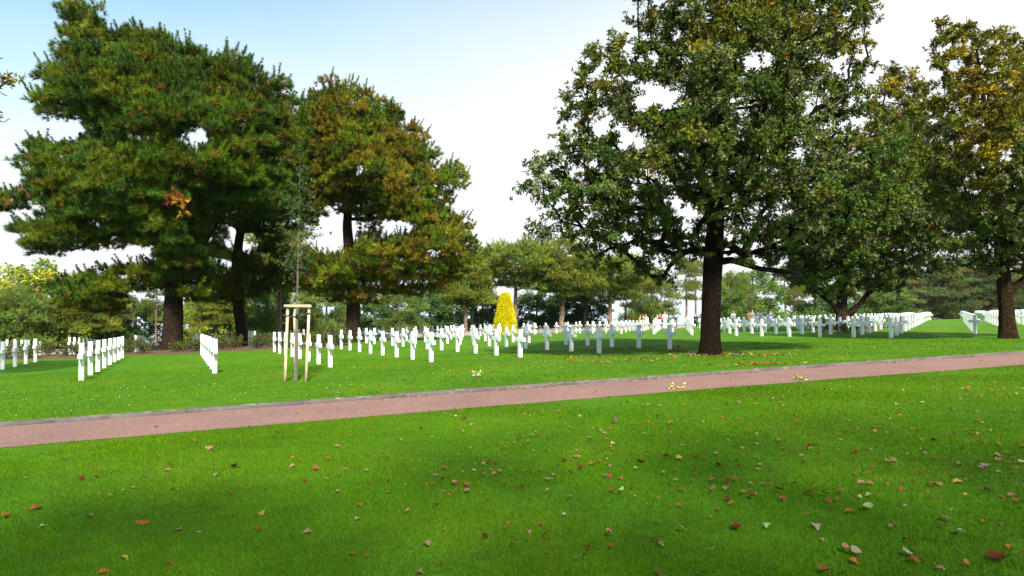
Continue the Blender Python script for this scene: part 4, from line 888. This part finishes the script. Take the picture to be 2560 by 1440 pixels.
manual = [(2495, 1402, .2, 'dark red'), (2392, 1336, .12, 'pale grey'), (2356, 1302, .12, 'pinkish brown'), (2036, 1318, .14, 'pale grey'), (2165, 1276, .15, 'pale green'), (2172, 1244, .12, 'pale green'), (2146, 1245, .07, 'pale green'), (2022, 1236, .14, 'rust brown'), (2068, 1254, .1, 'rust brown'), (2390, 1208, .14, 'yellow'), (2458, 1168, .12, 'pale grey'), (2455, 1181, .09, 'pale grey'),
          (1775, 1380, .09, 'yellow'), (1643, 1433, .11, 'rust brown'), (1782, 1224, .09, 'pinkish brown'), (1660, 1186, .09, 'pinkish brown'), (1742, 1188, .08, 'rust brown'), (1697, 1150, .13, 'yellow'), (1668, 1145, .15, 'rust brown'), (1600, 1161, .12, 'dark red'), (1370, 1203, .12, 'pale grey'), (1385, 1190, .1, 'pinkish brown'), (1220, 1158, .15, 'rust brown'), (1105, 1202, .09, 'rust brown'), (928, 1213, .09, 'rust brown'), (1092, 1268, .09, 'dark red'), (1354, 1312, .07, 'rust brown'),
          (655, 1288, .15, 'yellow'), (650, 1328, .08, 'rust brown'), (583, 1296, .08, 'rust brown'), (540, 1275, .07, 'rust brown'), (538, 1297, .08, 'rust brown'), (447, 1330, .09, 'pinkish brown'), (358, 1314, .13, 'orange'), (228, 1298, .1, 'pinkish brown'), (20, 1293, .13, 'rust brown'), (95, 1272, .14, 'rust brown'), (206, 1198, .11, 'dark red'), (590, 1171, .15, 'dark red'), (545, 1190, .11, 'pale grey'), (165, 1152, .1, 'pinkish brown'), (526, 1124, .13, 'pinkish brown'), (430, 1167, .09, 'dark red'), (425, 1412, .08, 'rust brown'), (262, 1436, .1, 'orange'), (110, 1318, .07, 'pale green'), (790, 1175, .12, 'rust brown'), (822, 1150, .1, 'rust brown'), (748, 1152, .09, 'orange'), (915, 1180, .1, 'pale green'), (895, 1300, .08, 'pale grey'), (1645, 1308, .08, 'yellow'), (1425, 1246, .07, 'pinkish brown'), (1525, 1170, .08, 'pinkish brown'), (1860, 1235, .1, 'pinkish brown'), (2130, 1132, .1, 'pinkish brown'), (2535, 1150, .1, 'rust brown'), (2540, 1258, .1, 'rust brown')]
allL = []
for (px, py, L, cn) in manual:
    x, y = gp(px, py); allL.append((x, y, L * .78, cn))
names = list(LC); wts = [.32, .30, .16, .06, .05, .09, .02]
def scatter(N, f):
    c = 0
    while c < N:
        p = f()
        if p is None: continue
        allL.append((*p, .036 + .054 * rl.random() ** 1.5, rl.choices(names, wts)[0])); c += 1
def nearf():
    px = 2600 * rl.random() ** .62; py = rl.uniform(925, 1250) if rl.random() < .85 else rl.uniform(1200, 1440)
    if px < 1100 and rl.random() < .6: return None
    x, y = gp(px, py); t_, n_ = tn(x, y)
    if n_ > Kf(t_) - Wf(t_) - .05: return None
    if px > 1300 and py > 1180 and rl.random() < .55: return None
    return x, y
scatter(620, nearf)
allL = [(x, y, max(L, .0052 * y) if q >= len(manual) else L, cn) for q, (x, y, L, cn) in enumerate(allL)]
def farf():
    t_ = rl.gauss(13, 6.5); n_ = rl.uniform(13.75, 24) if rl.random() < .8 else rl.uniform(20, 34); x, y = xy(t_, n_)
    return (x, y) if y > 8 and abs(x) < .78 * y else None
scatter(640, farf)
def kerbf():
    t_ = rl.uniform(2, 24); x, y = xy(t_, float(Kf(t_)) - abs(rl.gauss(0, .09)) - .02)
    if math.sin(t_ * 2.1) + rl.random() < .7: return None
    return x, y
scatter(150, kerbf)
def pathf():
    t_ = rl.uniform(-2, 24); x, y = xy(t_, float(Kf(t_)) - rl.uniform(.1, 2.4)); return x, y
scatter(26, pathf)
def pilef():
    px, py, s_ = rl.choice([(1680, 876, .45), (1700, 878, .4), (1715, 890, .5), (1820, 889, .7), (1860, 890, .8), (1450, 895, .5), (1520, 905, .8), (1890, 912, .6), (1930, 912, .5), (1620, 898, .6), (1930, 888, .4)])
    x, y = gp(px, py); return x + rl.gauss(0, s_), y + rl.gauss(0, s_ * .6)
PILE = len(allL)
scatter(460, pilef)
allL[PILE:] = [(x, y, rl.uniform(.07, .13), rl.choices(names, [.16, .3, .12, .2, .02, .2, .0])[0]) for x, y, L, cn in allL[PILE:]]
def zone(x, y):
    px = 1280 + 1700 * x / y; py = 738 - 1700 * (gz(x, y) - CAMZ) / y; t_, n_ = tn(x, y)
    side = ['far left', 'left', 'centre', 'right', 'far right'][int(min(4, max(0, px // 512)))]
    if n_ < Kf(t_) - Wf(t_):
        return f'{"in the near lawn beside the path" if n_ > 9.6 else ("midway down the near lawn" if n_ > 7 else ("low on the near lawn" if n_ > 5 else "at the frontmost lawn"))}, {side}'
    if n_ < Kf(t_) + .1: return f'on the red path, {side}'
    return f'on the grass beyond the kerb, {side}'
fz = MB(); fcol = []
order = sorted(range(len(allL)), key=lambda q: -(allL[q][2] / allL[q][1]))
ind = order[:300]; shp = {q: rl.randrange(6) for q in range(len(allL))}
xyA = np.array([(a_[0], a_[1]) for a_ in allL])
labs = {}
for q in ind:
    x, y, L, cn = allL[q]; labs[q] = f'{"large " if L > .085 else ("small " if L < .06 else "")}{cn} {"lobed" if shp[q] not in (3, 5) else "smooth"} leaf {zone(x, y)}'
from collections import Counter
cnt = Counter(labs.values())
for q in ind:
    if cnt[labs[q]] > 1:
        d_ = np.hypot(xyA[:, 0] - xyA[q, 0], xyA[:, 1] - xyA[q, 1]); d_[q] = 99; j_ = int(np.argmin(d_))
        if d_[j_] < .9:
            cj = allL[j_][3]; lab = labs[q] + (f', touching a {cj} one' if d_[j_] < .1 else (f', beside a {cj} one' if d_[j_] < .35 else f', near a {cj} one'))
        else: lab = labs[q] + ', lying alone'
        if len(lab.split()) <= 16: labs[q] = lab
for rank, q in enumerate(order):
    x, y, L, cn = allL[q]; sh = shp[q]; t_, n_ = tn(x, y); onp = (Kf(t_) - Wf(t_) < n_ < Kf(t_)); z = gz(x, y) + (.010 if onp else (.020 if n_ < Kf(t_) else .036))
    rz = rl.uniform(0, 6.28); rx = rl.gauss(0, .16 if not onp else .05); ry = rl.gauss(0, .22 if not onp else .06)
    if rank < 300:
        o = link('fallen_leaf', LMESH[(cn, sh)], None, (x, y, z)); o.rotation_euler = (rx, ry, rz); o.scale = (L * rl.uniform(.8, 1.1), L, L)
        tag(o, labs[q], 'leaf', 'fallen leaves ' + zone(x, y).replace(',', ''))
    else:
        V, qd, tri = LSH[sh]; M_ = np.array(Matrix.Rotation(rz, 3, 'Z') @ Matrix.Rotation(ry, 3, 'Y') @ Matrix.Rotation(rx, 3, 'X'))
        fz.add((V * L) @ M_.T + (x, y, z), [qd, tri]); c_ = np.tile(np.array(LC[cn])[None], (len(V), 1)) * rl.uniform(.7, 1.2); fcol.append(c_)
o = link('leaf_litter', fz.mesh('leaf_litter', 'litter', False, np.concatenate(fcol))); tag(o, 'smaller scattered autumn leaves strewn over the lawn and kerb', 'fallen leaves', kind='stuff')
# leafy fallen sprigs
def sprig(px, py, s_, col, lab, seed):
    r = np.random.default_rng(seed); x, y = gp(px, py); root = empty('fallen_sprig', (x, y, gz(x, y) + .01), r.uniform(0, 6.28)); tag(root, lab, 'leafy twig')
    mb = MB(); tips = []
    for _ in range(5):
        a = r.uniform(0, 6.28); e_ = np.array([math.cos(a) * s_, math.sin(a) * s_ * .6, r.uniform(.03, .12)]); mb.tube([(0, 0, .02), e_ * .5 + (0, 0, .03), e_], [.006, .005, .003], 5, cap=False); tips += [e_, e_ * .6]
    link('twig', mb.mesh('twig', 'sapling_bark'), root)
    P = np.array(tips); C = np.tile(np.array(col)[None], (len(P), 1)); V, Fc, C = leaf_quads(P, r.normal(size=P.shape) + [0, 0, .4], 6, np.full(len(P), min(.075, s_ * .6)), .45, C, r); V[:, 2] = np.maximum(V[:, 2], .005)
    link('leaves', mesh_np('leaves', V, [Fc], 'litter', C), root)
sprig(1692, 973, .14, (.62, .60, .22), 'pale yellow leafy sprig fallen on the near edge of the red path', 1)
sprig(1998, 951, .14, (.40, .42, .10), 'small yellow green sprig on the near path edge right of the pale sprig', 2)
sprig(1540, 1059, .06, (.10, .12, .05), 'dark green broken sprig on the near lawn below the path', 3)
sprig(1192, 942, .13, (.45, .50, .20), 'pale green sprig on the lawn beyond the kerb', 4)
sprig(1722, 889, .35, (.14, .17, .09), 'heap of grey green leafy twigs left of the big oak trunk', 5)
sprig(1835, 889, .3, (.03, .045, .02), 'dark leafy twigs just right of the big oak trunk', 6)
sprig(1690, 872, .3, (.10, .09, .03), 'dark leafy twigs lying against the cross left of the big oak', 7)
# daisies
rd = np.random.default_rng(91); N = 160
tt = rd.uniform(-6, 10, N); nn = rd.uniform(14.2, 20, N); x, y = xy(tt, nn); z = ground(x, y) + .035
P = np.stack([x, y, z], 1); V, Fc, C = leaf_quads(P, np.tile([[0, 0, 1.]], (N, 1)), 8, np.full(N, .014), .5, np.tile([[.8, .8, .8]], (N, 1)), rd, spread=(1.1, 1.5), droop=0)
tag(link('daisies', mesh_np('daisies', V, [Fc], 'petals', C)), 'tiny white daisies sprinkled over the grass beyond the path', 'daisies', kind='stuff')

# ------------------------------------------------------------------ sea air
mh, th_, bh_ = newmat('haze'); th_.nodes.remove(bh_)
pv = nd(th_, 'ShaderNodeVolumePrincipled'); pv.inputs['Color'].default_value = (.93, .96, 1.0, 1); pv.inputs['Density'].default_value = .00008; pv.inputs['Anisotropy'].default_value = .2
th_.links.new(pv.outputs[0], th_.nodes['Material Output'].inputs['Volume'])
mb = MB(); mb.box((0, 0, -10.), (4600, 4600, 36.)); tag(link('haze', mb.mesh('haze', 'haze')), 'thin bright sea haze lying over the cemetery', 'haze', kind='stuff')
